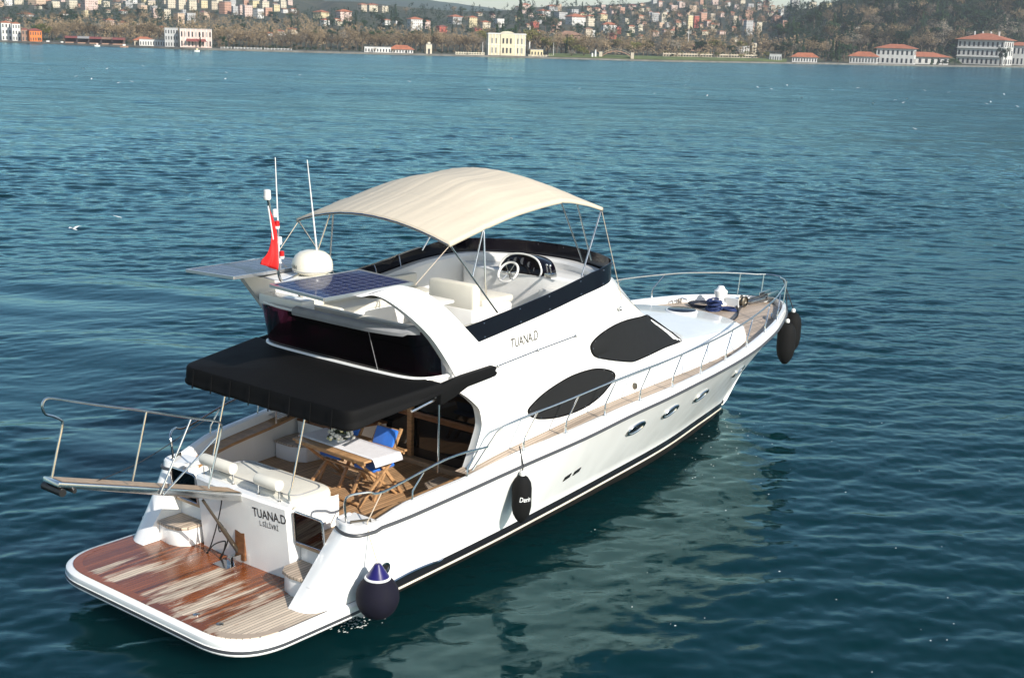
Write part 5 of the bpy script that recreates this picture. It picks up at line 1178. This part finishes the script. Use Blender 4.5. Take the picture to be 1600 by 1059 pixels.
pole(754, 90, 20, .10, 'flagpole', 'pale post standing at the left corner of the cream palace', 'post', TRIM)
house(1160, 86, 20, 14, 'white', 'flat', .3, .8, name='building', label='white latticed building behind the pale waterside fence', windows=(4, 3, 3))
house(1177, 87, 8, 19, 'cream', 'flat', .3, .9, name='building', label='narrow cream tower block attached right of the latticed building', windows=(1, 4, 1))
house(1211, 97, 22, 11, 'grey', 'flat', .05, .5, name='waterside_pavilion', label='low greenish grey pavilion on the lawn at the water right of the fence', windows=(5, 1, 2))
house(1257, 100, 46, 13, 'white', 'red tiled', -.05, .35, name='waterside_house', label='long low white house with red roof alone at the foot of the wooded hill', windows=(9, 1, 2))
house(1349, 103, 50, 16, 'shaded_white', 'red tiled', -.1, .5, name='waterside_house', label='low left wing of the red roofed waterside villa with tall windows', windows=(9, 1, 2))
house(1399, 103, 68, 28, 'shaded_white', 'red tiled', -.1, .6, name='waterside_house', label='tallest middle block of the red roofed waterside villa on the right', windows=(8, 2, 4), roof_h=.22)
house(1442, 103.5, 84, 17, 'shaded_white', 'red tiled', .25, .55, name='waterside_house', label='low white right wing of the red roofed waterside villa beside the hedge', windows=(7, 1, 0), roof_h=.2)
RMn = house(1537, 105, 86, 45, 'shaded_white', 'red tiled', -.25, .8, name='mansion', label='large white three storey waterside mansion with red roof and chimneys at right', windows=(10, 3, 4), roof_h=.28, chimney=4)
for j in (1, 2): RMn[4]('balcony', MB().box((0, -RMn[2]/2-.4, RMn[3]*j/3-.1), (RMn[1]*1.02, .8, .16)), TRIM, flat=True)
house(1594, 106, 56, 33, 'shaded_white', 'red tiled', -.1, .7, name='waterside_house', label='white two storey waterside house cut off by the right edge', windows=(8, 2, 3), roof_h=.22)
HOUSES_LM = len(HOUSES)
# dark cafe terraces and small boats on the left quay
for i, (u, w, col) in enumerate(((112, 18, 'dark red'), (131, 17, 'flat'), (150, 18, 'dark red'), (168, 16, 'brown tiled'), (186, 18, 'dark red'))):
    p, D = place(u, vshore(u)-.5); k = D/FPX; W = w*k; t = bpy.data.objects.new('cafe_terrace', None); C.objects.link(t); t.location = p; t.rotation_euler = (0, 0, face_rz(u)); t['category'] = 'cafe'
    t['label'] = ['dark red roofed cafe terrace nearest the orange house on the left quay', 'grey roofed cafe terrace second from the left on the quay', 'dark red roofed cafe terrace in the middle of the quay row', 'brown roofed cafe terrace fourth from the left on the quay', 'dark red roofed cafe terrace nearest the long white pavilion'][i]
    for nm, mb, m in (('roof', MB().prism([(-W/2, -1.6, 2.0), (W/2, -1.6, 2.0), (W/2, 1.6, 2.6), (-W/2, 1.6, 2.6)], (0, 0, .15)), RM_[col]), ('terrace_front', MB().box((0, 1.2, 1), (W*.98, .2, 2.2)), mat('dark_cafe_front', (.045, .03, .03), .7)), ('railing', MB().box((0, -1.5, .35), (W, .08, .5)), PM['brown'])):
        c = ob(nm, mb, m, None, flat=True); c.parent = t
for u, v, L, s, lb in ((75, 68.5, 13, 1, 'small white motor boat moored at the left quay below the trees'), (97, 69.8, 10, 0, 'white boat with a slanted windscreen moored left of the cafe terraces'), (152, 73.2, 8, 0, 'tiny boat with pink cover moored under the cafe terraces'), (194, 74.5, 12, 0, 'wooden boat with upright mast moored right of the cafe terraces'), (308, 81.5, 8, 1, 'little yellowish boat afloat in front of the pink palace')):
    p = at(u, v, z=0); k = float(np.hypot(*(p-CAM)[:2]))/FPX; Lm = L*k; t = bpy.data.objects.new('small_boat', None); C.objects.link(t); t.location = (p[0], p[1], 0); t.rotation_euler = (0, 0, face_rz(u)+.15); t['category'] = 'boat'; t['label'] = lb
    hb = MB().grid([[(x*Lm, y*(1-abs(x*1.8)**3)*Lm*.16, z) for y, z in ((-1, .55), (-.8, 0), (0, -.2), (.8, 0), (1, .55), (.8, .5), (-.8, .5), (-1, .55))] for x in np.linspace(-.5, .5, 9)])
    c = ob('boat_hull', hb, PM['white'] if u != 194 else PM['brown']); c.parent = t; c = ob('boat_cabin', MB().box((0, 0, .8), (Lm*.35, Lm*.16, .6)), PM['yellow' if u == 308 else 'pink' if u == 152 else 'white'], bevel=.05); c.parent = t
    if u in (194, 308): c = ob('mast', MB().tube([(0, 0, .5), (0, 0, 3.2)], .06, 5), PM['brown']); c.parent = t
# fences and small bridge on the far bank
def fence(u0, u1, v0, h, n, name, label, m):
    t = bpy.data.objects.new(name, None); C.objects.link(t); p0, D = place((u0+u1)/2, v0); t.location = p0; t['label'] = label; t['category'] = 'fence'; po = []
    P = [np.array(place(u, v0+(vshore(u)-vshore((u0+u1)/2)))[0])-p0 for u in np.linspace(u0, u1, n)]; H = h*D/FPX
    rl = MB()
    for a, b in zip(P[:-1], P[1:]): rl.bar(a+np.array([0, 0, H*.75]), b+np.array([0, 0, H*.75]), .12, H*.2); rl.bar(a+np.array([0, 0, H*.2]), b+np.array([0, 0, H*.2]), .12, H*.25)
    c = ob('fence_rail', rl, m, flat=True); c.parent = t
    for a in P: c = ob('fence_post', MB().box((a[0], a[1], a[2]+H/2-.2), (.3, .3, H+.4)), m, flat=True); c.parent = t
fence(1036, 1182, 92, 8, 34, 'pale_fence', 'long pale fence with close posts along the far lawn', PM['beige'])
fence(712, 756, 88.5, 5, 12, 'balustrade', 'cream stone balustrade on the quay left of the cream palace', PM['cream'])
fence(826, 862, 90.5, 3.5, 9, 'balustrade', 'cream stone balustrade on the quay right of the cream palace', PM['cream'])
fence(345, 455, 80.5, 3.5, 22, 'quay_railing', 'grey railing along the tree lined quay right of the pink palace', PM['grey'])
p, D = place(963, 93.5); k = D/FPX; t = thing('footbridge', 'low arched footbridge on the far bank between the lawn and the trees', 'bridge', tuple(p), face_rz(963)); t['_o'] = (0, 0, 0)
arc = [(x*22*k, 0, 1.2+2.0*(1-x*x)) for x in np.linspace(-1, 1, 13)]
ob('bridge_deck', MB().grid([[(a[0], -1, a[2]) for a in arc], [(a[0], 1, a[2]) for a in arc], [(a[0], 1, a[2]-.35) for a in arc], [(a[0], -1, a[2]-.35) for a in arc]], cu=True), PM['brown'], t)
ob('railing', MB().tube([(a[0], -1, a[2]+.6) for a in arc], .06, 5), PM['beige'], t)
for s in (-1, 1): ob('bridge_pier', MB().box((s*24*k, 0, 1.0), (1.2, 2.4, 3.2)), PM['beige'], t, flat=True)
pole(930, 95, 13, .45, 'gate_pier', 'stout pale pier standing left of the footbridge on the far bank', 'pier', PM['white'])
pole(925, 95, 8, .5, 'gate_pier', 'shorter pale pier left of the stout one at the footbridge', 'pier', PM['white'])
tag(ob('hedge', MB().box((0, 0, 0), (1, 1, 1)), CM['ever']), None) if False else None
# hillside houses: (u, v of base, width, height, colour, roof)
r_, d_, f_, b_ = 'red tiled', 'dark red', 'flat', 'brown tiled'
for a in [(28, 6, 16, 7, 'cream', f_), (58, 7, 22, 9, 'peach', f_), (85, 11, 15, 9, 'cream', f_), (112, 13, 16, 12, 'cream', f_), (140, 15, 24, 16, 'pink', f_), (134, 25, 7, 9, 'yellow', f_), (223, 25, 14, 16, 'peach', f_), (244, 27, 14, 14, 'pink', f_), (261, 29, 12, 14, 'cream', f_), (170, 39, 16, 10, 'pink', r_), (191, 42, 20, 9, 'pink', r_), (104, 23, 20, 5, 'white', r_), (40, 25, 22, 6, 'white', r_), (12, 34, 12, 7, 'pink', d_), (70, 34, 10, 6, 'grey', r_), (214, 42, 12, 6, 'white', f_), (250, 45, 14, 5, 'cream', r_),
          (267, 12, 14, 14, 'cream', f_), (283, 14, 14, 15, 'cream', f_), (301, 15, 14, 14, 'cream', f_), (318, 12, 12, 11, 'yellow', f_), (334, 14, 11, 12, 'beige', f_), (352, 21, 16, 18, 'salmon', f_), (367, 22, 10, 12, 'grey', f_), (377, 22, 10, 14, 'pink', f_), (387, 25, 15, 16, 'pink', f_), (404, 28, 14, 14, 'white', f_), (419, 24, 13, 12, 'salmon', f_), (385, 10, 11, 10, 'salmon', f_), (397, 11, 14, 10, 'yellow', f_), (413, 12, 14, 10, 'cream', f_), (431, 17, 12, 10, 'yellow', f_), (442, 11, 11, 9, 'cream', f_), (453, 7, 9, 7, 'pink', f_), (280, 37, 14, 16, 'peach', f_), (298, 35, 16, 14, 'grey', f_), (320, 30, 15, 11, 'peach', f_),
          (200, 12, 14, 10, 'grey', f_), (182, 14, 12, 9, 'beige', f_), (165, 10, 12, 8, 'cream', f_), (206, 5, 16, 7, 'white', f_), (236, 9, 14, 8, 'beige', f_), (240, 17, 12, 8, 'grey', f_), (340, 4, 14, 7, 'cream', f_), (362, 6, 12, 7, 'grey', f_), (12, 8, 14, 9, 'white', f_), (70, 1, 16, 6, 'salmon', f_), (100, 2, 16, 6, 'pink', f_),
          (502, 30, 22, 14, 'yellow', r_), (508, 40, 14, 11, 'white', r_), (526, 38, 10, 10, 'cream', r_), (437, 54, 18, 8, 'white', r_), (421, 60, 11, 10, 'grey', r_), (429, 64, 8, 9, 'yellow', r_), (456, 52, 16, 9, 'beige', r_), (537, 32, 24, 17, 'pink', r_), (530, 39, 10, 8, 'cream', r_), (566, 17, 13, 12, 'beige', r_), (581, 17, 17, 12, 'cream', r_), (599, 19, 15, 10, 'cream', f_), (603, 38, 12, 9, 'white', r_), (620, 37, 7, 9, 'white', f_), (648, 47, 24, 20, 'white', r_), (666, 44, 12, 13, 'pink', r_), (690, 51, 16, 12, 'red', d_), (711, 37, 22, 14, 'grey', r_), (738, 42, 16, 17, 'yellow', r_), (758, 44, 16, 12, 'cream', r_), (744, 48, 18, 6, 'red', d_), (779, 42, 16, 13, 'white', f_), (769, 27, 9, 6, 'pink', d_), (748, 24, 10, 6, 'beige', r_),
          (820, 20, 16, 15, 'pink', r_), (849, 24, 20, 10, 'white', r_), (843, 29, 17, 8, 'cream', r_), (862, 16, 18, 9, 'grey', r_), (873, 16, 8, 10, 'peach', f_), (895, 20, 17, 6, 'grey', f_), (876, 29, 20, 10, 'grey', f_), (899, 39, 32, 17, 'white', r_), (921, 40, 15, 17, 'cream', r_), (941, 32, 15, 12, 'yellow', r_), (835, 44, 13, 11, 'red', r_), (840, 53, 15, 7, 'white', r_), (951, 50, 26, 15, 'white', r_), (918, 57, 14, 14, 'beige', b_), (926, 56, 7, 9, 'white', f_), (966, 52, 9, 11, 'red', d_), (955, 60, 17, 9, 'red', d_), (986, 50, 12, 11, 'cream', r_), (982, 55, 10, 7, 'yellow', r_), (888, 64, 42, 15, 'brown', b_), (958, 21, 10, 10, 'pink', r_), (971, 20, 10, 9, 'salmon', f_), (986, 14, 15, 8, 'pink', d_), (942, 17, 8, 10, 'pink', f_), (808, 32, 9, 8, 'yellow', r_), (860, 54, 12, 6, 'beige', r_),
          (1022, 33, 14, 13, 'grey', f_), (1036, 34, 11, 15, 'cream', f_), (1077, 44, 10, 20, 'yellow', f_), (1086, 43, 10, 18, 'red', f_), (1097, 33, 14, 13, 'salmon', f_), (1106, 41, 12, 10, 'pink', r_), (1114, 49, 14, 13, 'cream', r_), (1112, 31, 10, 10, 'beige', f_), (1146, 40, 13, 15, 'beige', f_), (1168, 55, 15, 22, 'grey', f_), (1184, 52, 12, 17, 'cream', f_), (1168, 26, 16, 11, 'salmon', b_), (1213, 38, 15, 14, 'salmon', b_), (1192, 33, 16, 9, 'brown', b_), (1052, 17, 13, 9, 'pink', f_), (1081, 18, 14, 10, 'peach', f_), (1022, 56, 15, 9, 'pink', r_), (998, 48, 11, 10, 'cream', f_), (1002, 60, 12, 6, 'beige', r_), (1146, 64, 11, 7, 'cream', f_), (1117, 70, 20, 8, 'white', r_), (1082, 79, 38, 10, 'brown', b_), (1241, 14, 15, 17, 'grey', f_), (1229, 13, 9, 11, 'cream', f_), (1222, 4, 12, 8, 'white', f_), (1290, 12, 20, 8, 'yellow', f_), (1268, 12, 14, 9, 'cream', f_), (1330, 46, 24, 5, 'white', f_), (1316, 45, 8, 5, 'grey', f_), (1500, 92, 18, 10, 'cream', r_)]:
    house(*a, turn=random.uniform(.25, .75) if a[0] < 1230 else .3, deep=random.uniform(.6, 1.0))
rnd = random.Random(11)
def clash(u, v, w): return any(abs(h['u']-u) < (w+h['w'])*.46 and abs(h['v']-v) < 6 for h in HOUSES)
n = 0
for _ in range(900):
    if n >= 120: break
    z = rnd.random()
    if z < .5: u, v = rnd.uniform(985, 1228), rnd.uniform(4, 56)
    elif z < .85: u, v = rnd.uniform(0, 460), rnd.uniform(0, 30)
        

    else: u, v = rnd.uniform(800, 985), rnd.uniform(12, 50)
    if u > 1180 and v > 40: continue
    if u < 470 and v > 14+u*.035: continue
    w_ = rnd.uniform(6.5, 12.5)
    if clash(u, v, w_): continue
    col = rnd.choice(['cream', 'white', 'pink', 'peach', 'beige', 'salmon', 'grey', 'yellow', 'pink', 'brown']); house(u, v, w_, rnd.uniform(5, 9), col, rnd.choice([r_, r_, b_, f_, d_]), rnd.uniform(.2, .8), rnd.uniform(.6, 1.0)); n += 1

# -- trees: a belt behind the quay, clumps between the houses, the wooded hill on the right
rnd = random.Random(21); random.seed(22)
def belt(u0, u1, step, v_of, h0, h1, kinds, wide=(1.0, 1.4)):
    u = u0
    while u < u1:
        tree(u, v_of(u)+rnd.uniform(-1.5, 1), rnd.uniform(h0, h1), rnd.choice(kinds), rnd.uniform(*wide)); u += step*rnd.uniform(.7, 1.3)
vs = vshore
belt(62, 100, 9, lambda u: vs(u)-6, 18, 26, ['bare', 'spring', 'ever', 'bare'])
belt(100, 262, 9, lambda u: vs(u)-9, 22, 30, ['bare', 'bare', 'bare', 'grey'])
belt(335, 480, 8, lambda u: vs(u)-6, 20, 29, ['bare', 'bare', 'bare', 'grey'])
belt(345, 470, 9, lambda u: vs(u)-3.5, 8, 14, ['ever', 'bare', 'bare'])
belt(470, 755, 8, lambda u: vs(u)-7, 22, 32, ['bare', 'bare', 'bare', 'bare', 'grey'])
belt(490, 740, 13, lambda u: vs(u)-15, 18, 26, ['bare', 'grey', 'ever'])
belt(755, 850, 9, lambda u: vs(u)-9, 34, 40, ['bare', 'spring', 'bare', 'ever'])
belt(848, 925, 7, lambda u: vs(u)-6, 22, 34, ['spring', 'bare', 'spring', 'bare'])
tree(885, 88, 30, 'ever', .55, 0); tree(903, 90, 20, 'spring', 1.3); tree(912, 91, 16, 'spring', 1.4); tree(893, 91, 12, 'grey', 1.6); tree(349, 77, 20, 'ever', .8); tree(313, 76, 20, 'ever', .7)
belt(930, 1060, 8, lambda u: vs(u)-9, 18, 28, ['bare', 'spring', 'bare', 'grey', 'spring'])
belt(1050, 1230, 9, lambda u: vs(u)-12, 14, 24, ['bare', 'bare', 'spring', 'ever'])
belt(1225, 1330, 10, lambda u: vs(u)-9, 22, 34, ['bare', 'ever', 'bare', 'grey'])
belt(1290, 1330, 9, lambda u: vs(u)-4, 20, 30, ['ever'])
belt(1330, 1500, 11, lambda u: vs(u)-18, 26, 40, ['bare', 'bare', 'grey', 'ever'])
belt(1455, 1498, 8, lambda u: vs(u)-1, 8, 13, ['ever'], (1.4, 1.9))
for u in (1562, 1570): tree(u, vs(u)-2, 30, 'ever', .6, 1)
belt(336, 470, 6, lambda u: vs(u)-2.2, 4.5, 8, ['ever', 'ever', 'bare'], (1.3, 2.0))
belt(472, 760, 7, lambda u: vs(u)-2.6, 4.5, 9, ['ever', 'bare', 'ever'], (1.2, 1.9))
belt(62, 215, 9, lambda u: vs(u)-2.6, 5, 9, ['ever', 'bare'], (1.2, 1.8))
belt(1040, 1235, 8, lambda u: vs(u)-6.5, 6, 12, ['spring', 'bare', 'ever'], (1.1, 1.7))
# between the houses
for (u0, u1, v0, v1, n, kinds) in ((0, 260, 20, 52, 34, ['ever', 'ever', 'bare']), (260, 480, 30, 60, 30, ['ever', 'bare', 'bare']), (480, 800, 22, 62, 52, ['ever', 'ever', 'bare']), (800, 1000, 18, 66, 40, ['ever', 'bare', 'ever']), (1000, 1220, 12, 70, 46, ['ever', 'bare', 'bare'])):
    for _ in range(n): tree(rnd.uniform(u0, u1), rnd.uniform(v0, v1), rnd.uniform(11, 18), rnd.choice(kinds), rnd.uniform(.9, 1.3))
for (u, v, h) in ((596, 46, 24), (622, 52, 28), (556, 44, 22), (540, 48, 18), (812, 46, 44), (826, 40, 30), (852, 52, 28), (868, 46, 20), (1055, 62, 18), (1070, 60, 16), (900, 8, 12)): tree(u, v, h, 'ever', 1.1)
# wooded hill at right: the nearer trees one by one
for (u, v, h, k) in [(1215+8*i+rnd.uniform(-3, 3), 70-3.3*i+rnd.uniform(-3, 3), rnd.uniform(24, 32), 'ever') for i in range(9)]+[(rnd.uniform(1290, 1600), rnd.uniform(18, 84), rnd.uniform(22, 38), rnd.choice(['ever', 'ever', 'ever', 'bare', 'grey'])) for _ in range(80)]: tree(u, v, h, k, rnd.uniform(.8, 1.2))
# the mass of woodland nobody could count
def wood(name, kind, spots, label):
    mb = MB(); rn = random.Random(5)
    for (u, v, h) in spots:
        p, D = place(u, v); H = h*D/FPX; cs = [((p[0]+rn.gauss(0, H*.14), p[1]+rn.gauss(0, H*.14), p[2]+H*(.25+.16*k)), (H*(.34-.05*k), H*.15)) for k in range(5)]; leaf_cloud(mb, cs, 75, H*.062, .62, rn)
    me = mk_me(mb, CM[kind], name); o = bpy.data.objects.new(name, me); C.objects.link(o); o['kind'] = 'stuff'; o['label'] = label; o['category'] = 'woodland'
def spots(n, boxes, h0, h1):
    out = []
    for _ in range(n): u0, u1, v0, v1 = rnd.choice(boxes); out.append((rnd.uniform(u0, u1), rnd.uniform(v0, v1), rnd.uniform(h0, h1)))
    return out
wood('evergreen_wood', 'ever', spots(420, [(-880, -40, 10, 44), (-500, -40, -10, 50), (1640, 2450, -40, 100)], 12, 20)+[(rnd.uniform(1390, 1640), rnd.uniform(-20, 88), rnd.uniform(17, 28)) for _ in range(260)]+spots(2300, [(480, 800, 20, 62), (800, 1000, 12, 66), (1000, 1225, 16, 70), (0, 480, 28, 60), (1250, 1400, 4, 96), (1420, 1660, -30, 95), (1440, 1660, 0, 98),(1230, 1300, 14, 80), (1230, 1330, 14, 92), (1300, 1400, -6, 70), (1300, 1400, -6, 90), (1400, 1660, 10, 92), (1400, 1660, -30, 90), (1400, 1660, -30, 60), (-40, 260, 14, 52), (440, 800, 22, 50), (800, 1000, 14, 60), (1000, 1220, 10, 64)], 9, 17), 'dark evergreen woodland covering the far hillsides between the houses')
wood('bare_wood', 'bare', spots(420, [(-880, -20, 20, 52), (-500, -30, 10, 56), (1640, 2450, 20, 106)], 12, 20)+[(u, vshore(u)-rnd.uniform(6, 24), rnd.uniform(13, 22)) for u in [rnd.uniform(60, 1240) for _ in range(580)] if not (755 < u < 826 and True)]+spots(900, [(1240, 1460, 66, 92), (1290, 1400, 20, 70), (-40, 330, 28, 64), (330, 500, 36, 72), (470, 760, 50, 78), (840, 1230, 56, 86), (990, 1225, 2, 60)], 9, 16), 'brown leafless woodland along the far shore and up its slopes')

# labels: every building gets its own description, every look-alike tree shares a true one
marks = [(0, 'left of the orange house'), (62, 'above the cafe terraces'), (200, 'above the white pavilion'), (262, 'above the pink palace'), (335, 'above the tree lined quay'), (470, 'left of the sky gap'), (700, 'under the sky gap'), (800, 'behind the cream palace'), (860, 'right of the minaret'), (990, 'left of the flagpole'), (1070, 'right of the flagpole'), (1150, 'above the latticed building'), (1225, 'on the wooded hill')]
def where(u): return [m for a, m in marks if u >= a][-1]
NUM = {1: 'one storey', 2: 'two storey', 3: 'three storey', 4: 'four storey', 5: 'five storey', 6: 'six storey', 7: 'seven storey'}
from collections import defaultdict
bk = defaultdict(list)
for h in HOUSES:
    if h['label']: continue
    lvl = 'high ' if h['v'] < 22 else 'low ' if h['v'] > 48 else ''
    rf = 'flat roofed' if h['roof'] == 'flat' else h['roof'].replace(' tiled', '')+' roofed' if 'tiled' in h['roof'] else 'dark red roofed'
    bk[f"{h['col']} {NUM[h['st']]} {rf} house {lvl}uphill {where(h['u'])}".replace('  ', ' ')].append(h)
    h['o']['group'] = 'houses on the far hillside'
ORD = ['leftmost', 'second from left', 'third from left', 'fourth from left', 'fifth from left', 'sixth from left', 'seventh from left', 'eighth from left']
for k, L in bk.items():
    L.sort(key=lambda h: h['u'])
    for i, h in enumerate(L):
        h['o']['label'] = k if len(L) == 1 else (('left ' if i == 0 else 'right ')+k if len(L) == 2 else ORD[i]+' '+k)
for u, v, hp__, kind, o in TREES:
    size = 'tall' if hp__ > 27 else 'low' if hp__ < 15 else 'middling'
    lv = 'on the shore' if v > vshore(u)-13 else 'halfway up' if v > 40 else 'high up'
    o['label'] = f"{size} {KN[kind][1]} {lv} {where(u)}"; o['group'] = f"{size} {KN[kind][1]}s {lv} {where(u)}"
# gulls on the water and one on the wing
GULL = mat('white_feathers', (.75, .75, .74), .7); rnd = random.Random(9)
def gull(p, rz, fly=False, s=1.0, label=None):
    t = bpy.data.objects.new('gull', None); C.objects.link(t); t.location = p; t.rotation_euler = (0, 0, rz); t.scale = (s, s, s); t['category'] = 'bird'
    mb = MB().lathe([(0, -.26), (.04, -.2), (.085, -.06), (.095, .06), (.06, .16), (.055, .20), (.06, .25), (.03, .30), (.012, .34), (0, .36)], (0, 0, .06), 10, M=Matrix(((0, 0, 1), (0, 1, 0), (-.15, 0, .25))))
    if fly:
        for sg in (-1, 1): mb.grid([[(.10-.05*i, sg*(.06+.16*i), .10+.09*i-.022*i*i), (-.10-.05*i+.03*i, sg*(.06+.16*i), .09+.09*i-.022*i*i)] for i in range(4)])
    c = ob('gull_body', mb, GULL); c.parent = t
    t['label'] = label; return t
gull(at(115.5, 359, z=.25), YAW+1.2, True, .62, 'white gull flapping just above the water left of the yacht')
k = 0; gp_ = []
for (u, v) in [(224, 104), (206, 128), (143, 124), (118, 120), (185, 130), (354, 114), (293, 126), (352, 124), (78, 110), (130, 109), (167, 108), (185, 340), (568, 122), (800, 217), (1070, 134), (1184, 137), (1206, 140), (1230, 134), (1364, 162), (1411, 161), (1417, 155), (1398, 157), (1445, 142), (1482, 145), (1569, 148), (1542, 163), (1252, 153), (1022, 147), (1301, 141), (1548, 160), (1430, 202), (765, 141), (640, 128), (905, 139), (1590, 167), (468, 118), (1340, 138), (1105, 150)]:
    p = at(u, v, z=.0); o = gull(p, rnd.uniform(0, 6.28), False, min(1.5, .45+float(np.hypot(*(p-CAM)[:2]))/330), 'tiny white gull sitting on the open water between the yacht and the shore'); o['group'] = 'gulls resting on the water'
# bubbles and flecks of foam on the water near the stern, and drifting specks
fo = MB(); rnd = random.Random(31)
def fleck(p, s):
    a = rnd.uniform(0, 6.28); n = rnd.randint(5, 8); fo.add([(p[0]+s*rnd.uniform(.5, 1)*math.cos(a+6.28*k/n)*1.6, p[1]+s*rnd.uniform(.5, 1)*math.sin(a+6.28*k/n), p[2]) for k in range(n)], [tuple(range(n))])
for _ in range(150):
    p = at(rnd.gauss(548, 18), rnd.gauss(966, 9), z=.06); fleck(p, rnd.uniform(.004, .022))
for _ in range(30):
    p = at(rnd.uniform(900, 1560), rnd.uniform(640, 1050), z=.05); fleck(p, rnd.uniform(.006, .016))
for _ in range(60):
    p = at(rnd.gauss(1120, 40), rnd.gauss(690, 30), z=.07); fleck(p, rnd.uniform(.004, .014))
tag(ob('foam', fo, mat('sea_foam', (.75, .77, .75), .6), flat=True), kind='stuff')
# ------------------------------------------------------------------ the air
hz_ = ob('haze', MB().box((0, 0, 0), (2, 2, 2)), [], None, flat=True) if False else None
xs_ = np.array([CAM[0]-300, CAM[0]+3300]); ys_ = np.array([CAM[1]-1800, CAM[1]+3300])
hm = bpy.data.meshes.new('haze'); bx_ = MB().box(((xs_[0]+xs_[1])/2, (ys_[0]+ys_[1])/2, 88), (xs_[1]-xs_[0], ys_[1]-ys_[0], 184)); hm.from_pydata(bx_.v, [], bx_.f)
hmat = bpy.data.materials.new('thin_air'); hmat.use_nodes = True; g = NT(hmat); g.n.remove(g.n['Principled BSDF'])
vol = g.new('ShaderNodeVolumePrincipled'); vol.inputs['Color'].default_value = (.84, .90, .97, 1); vol.inputs['Density'].default_value = .00021; vol.inputs['Anisotropy'].default_value = .2
g.link(vol.outputs[0], g.n['Material Output'].inputs['Volume']); hm.materials.append(hmat)
ho = bpy.data.objects.new('haze', hm); C.objects.link(ho); ho['kind'] = 'stuff'
for o in list(bpy.data.objects):
    if '_o' in o: del o['_o']
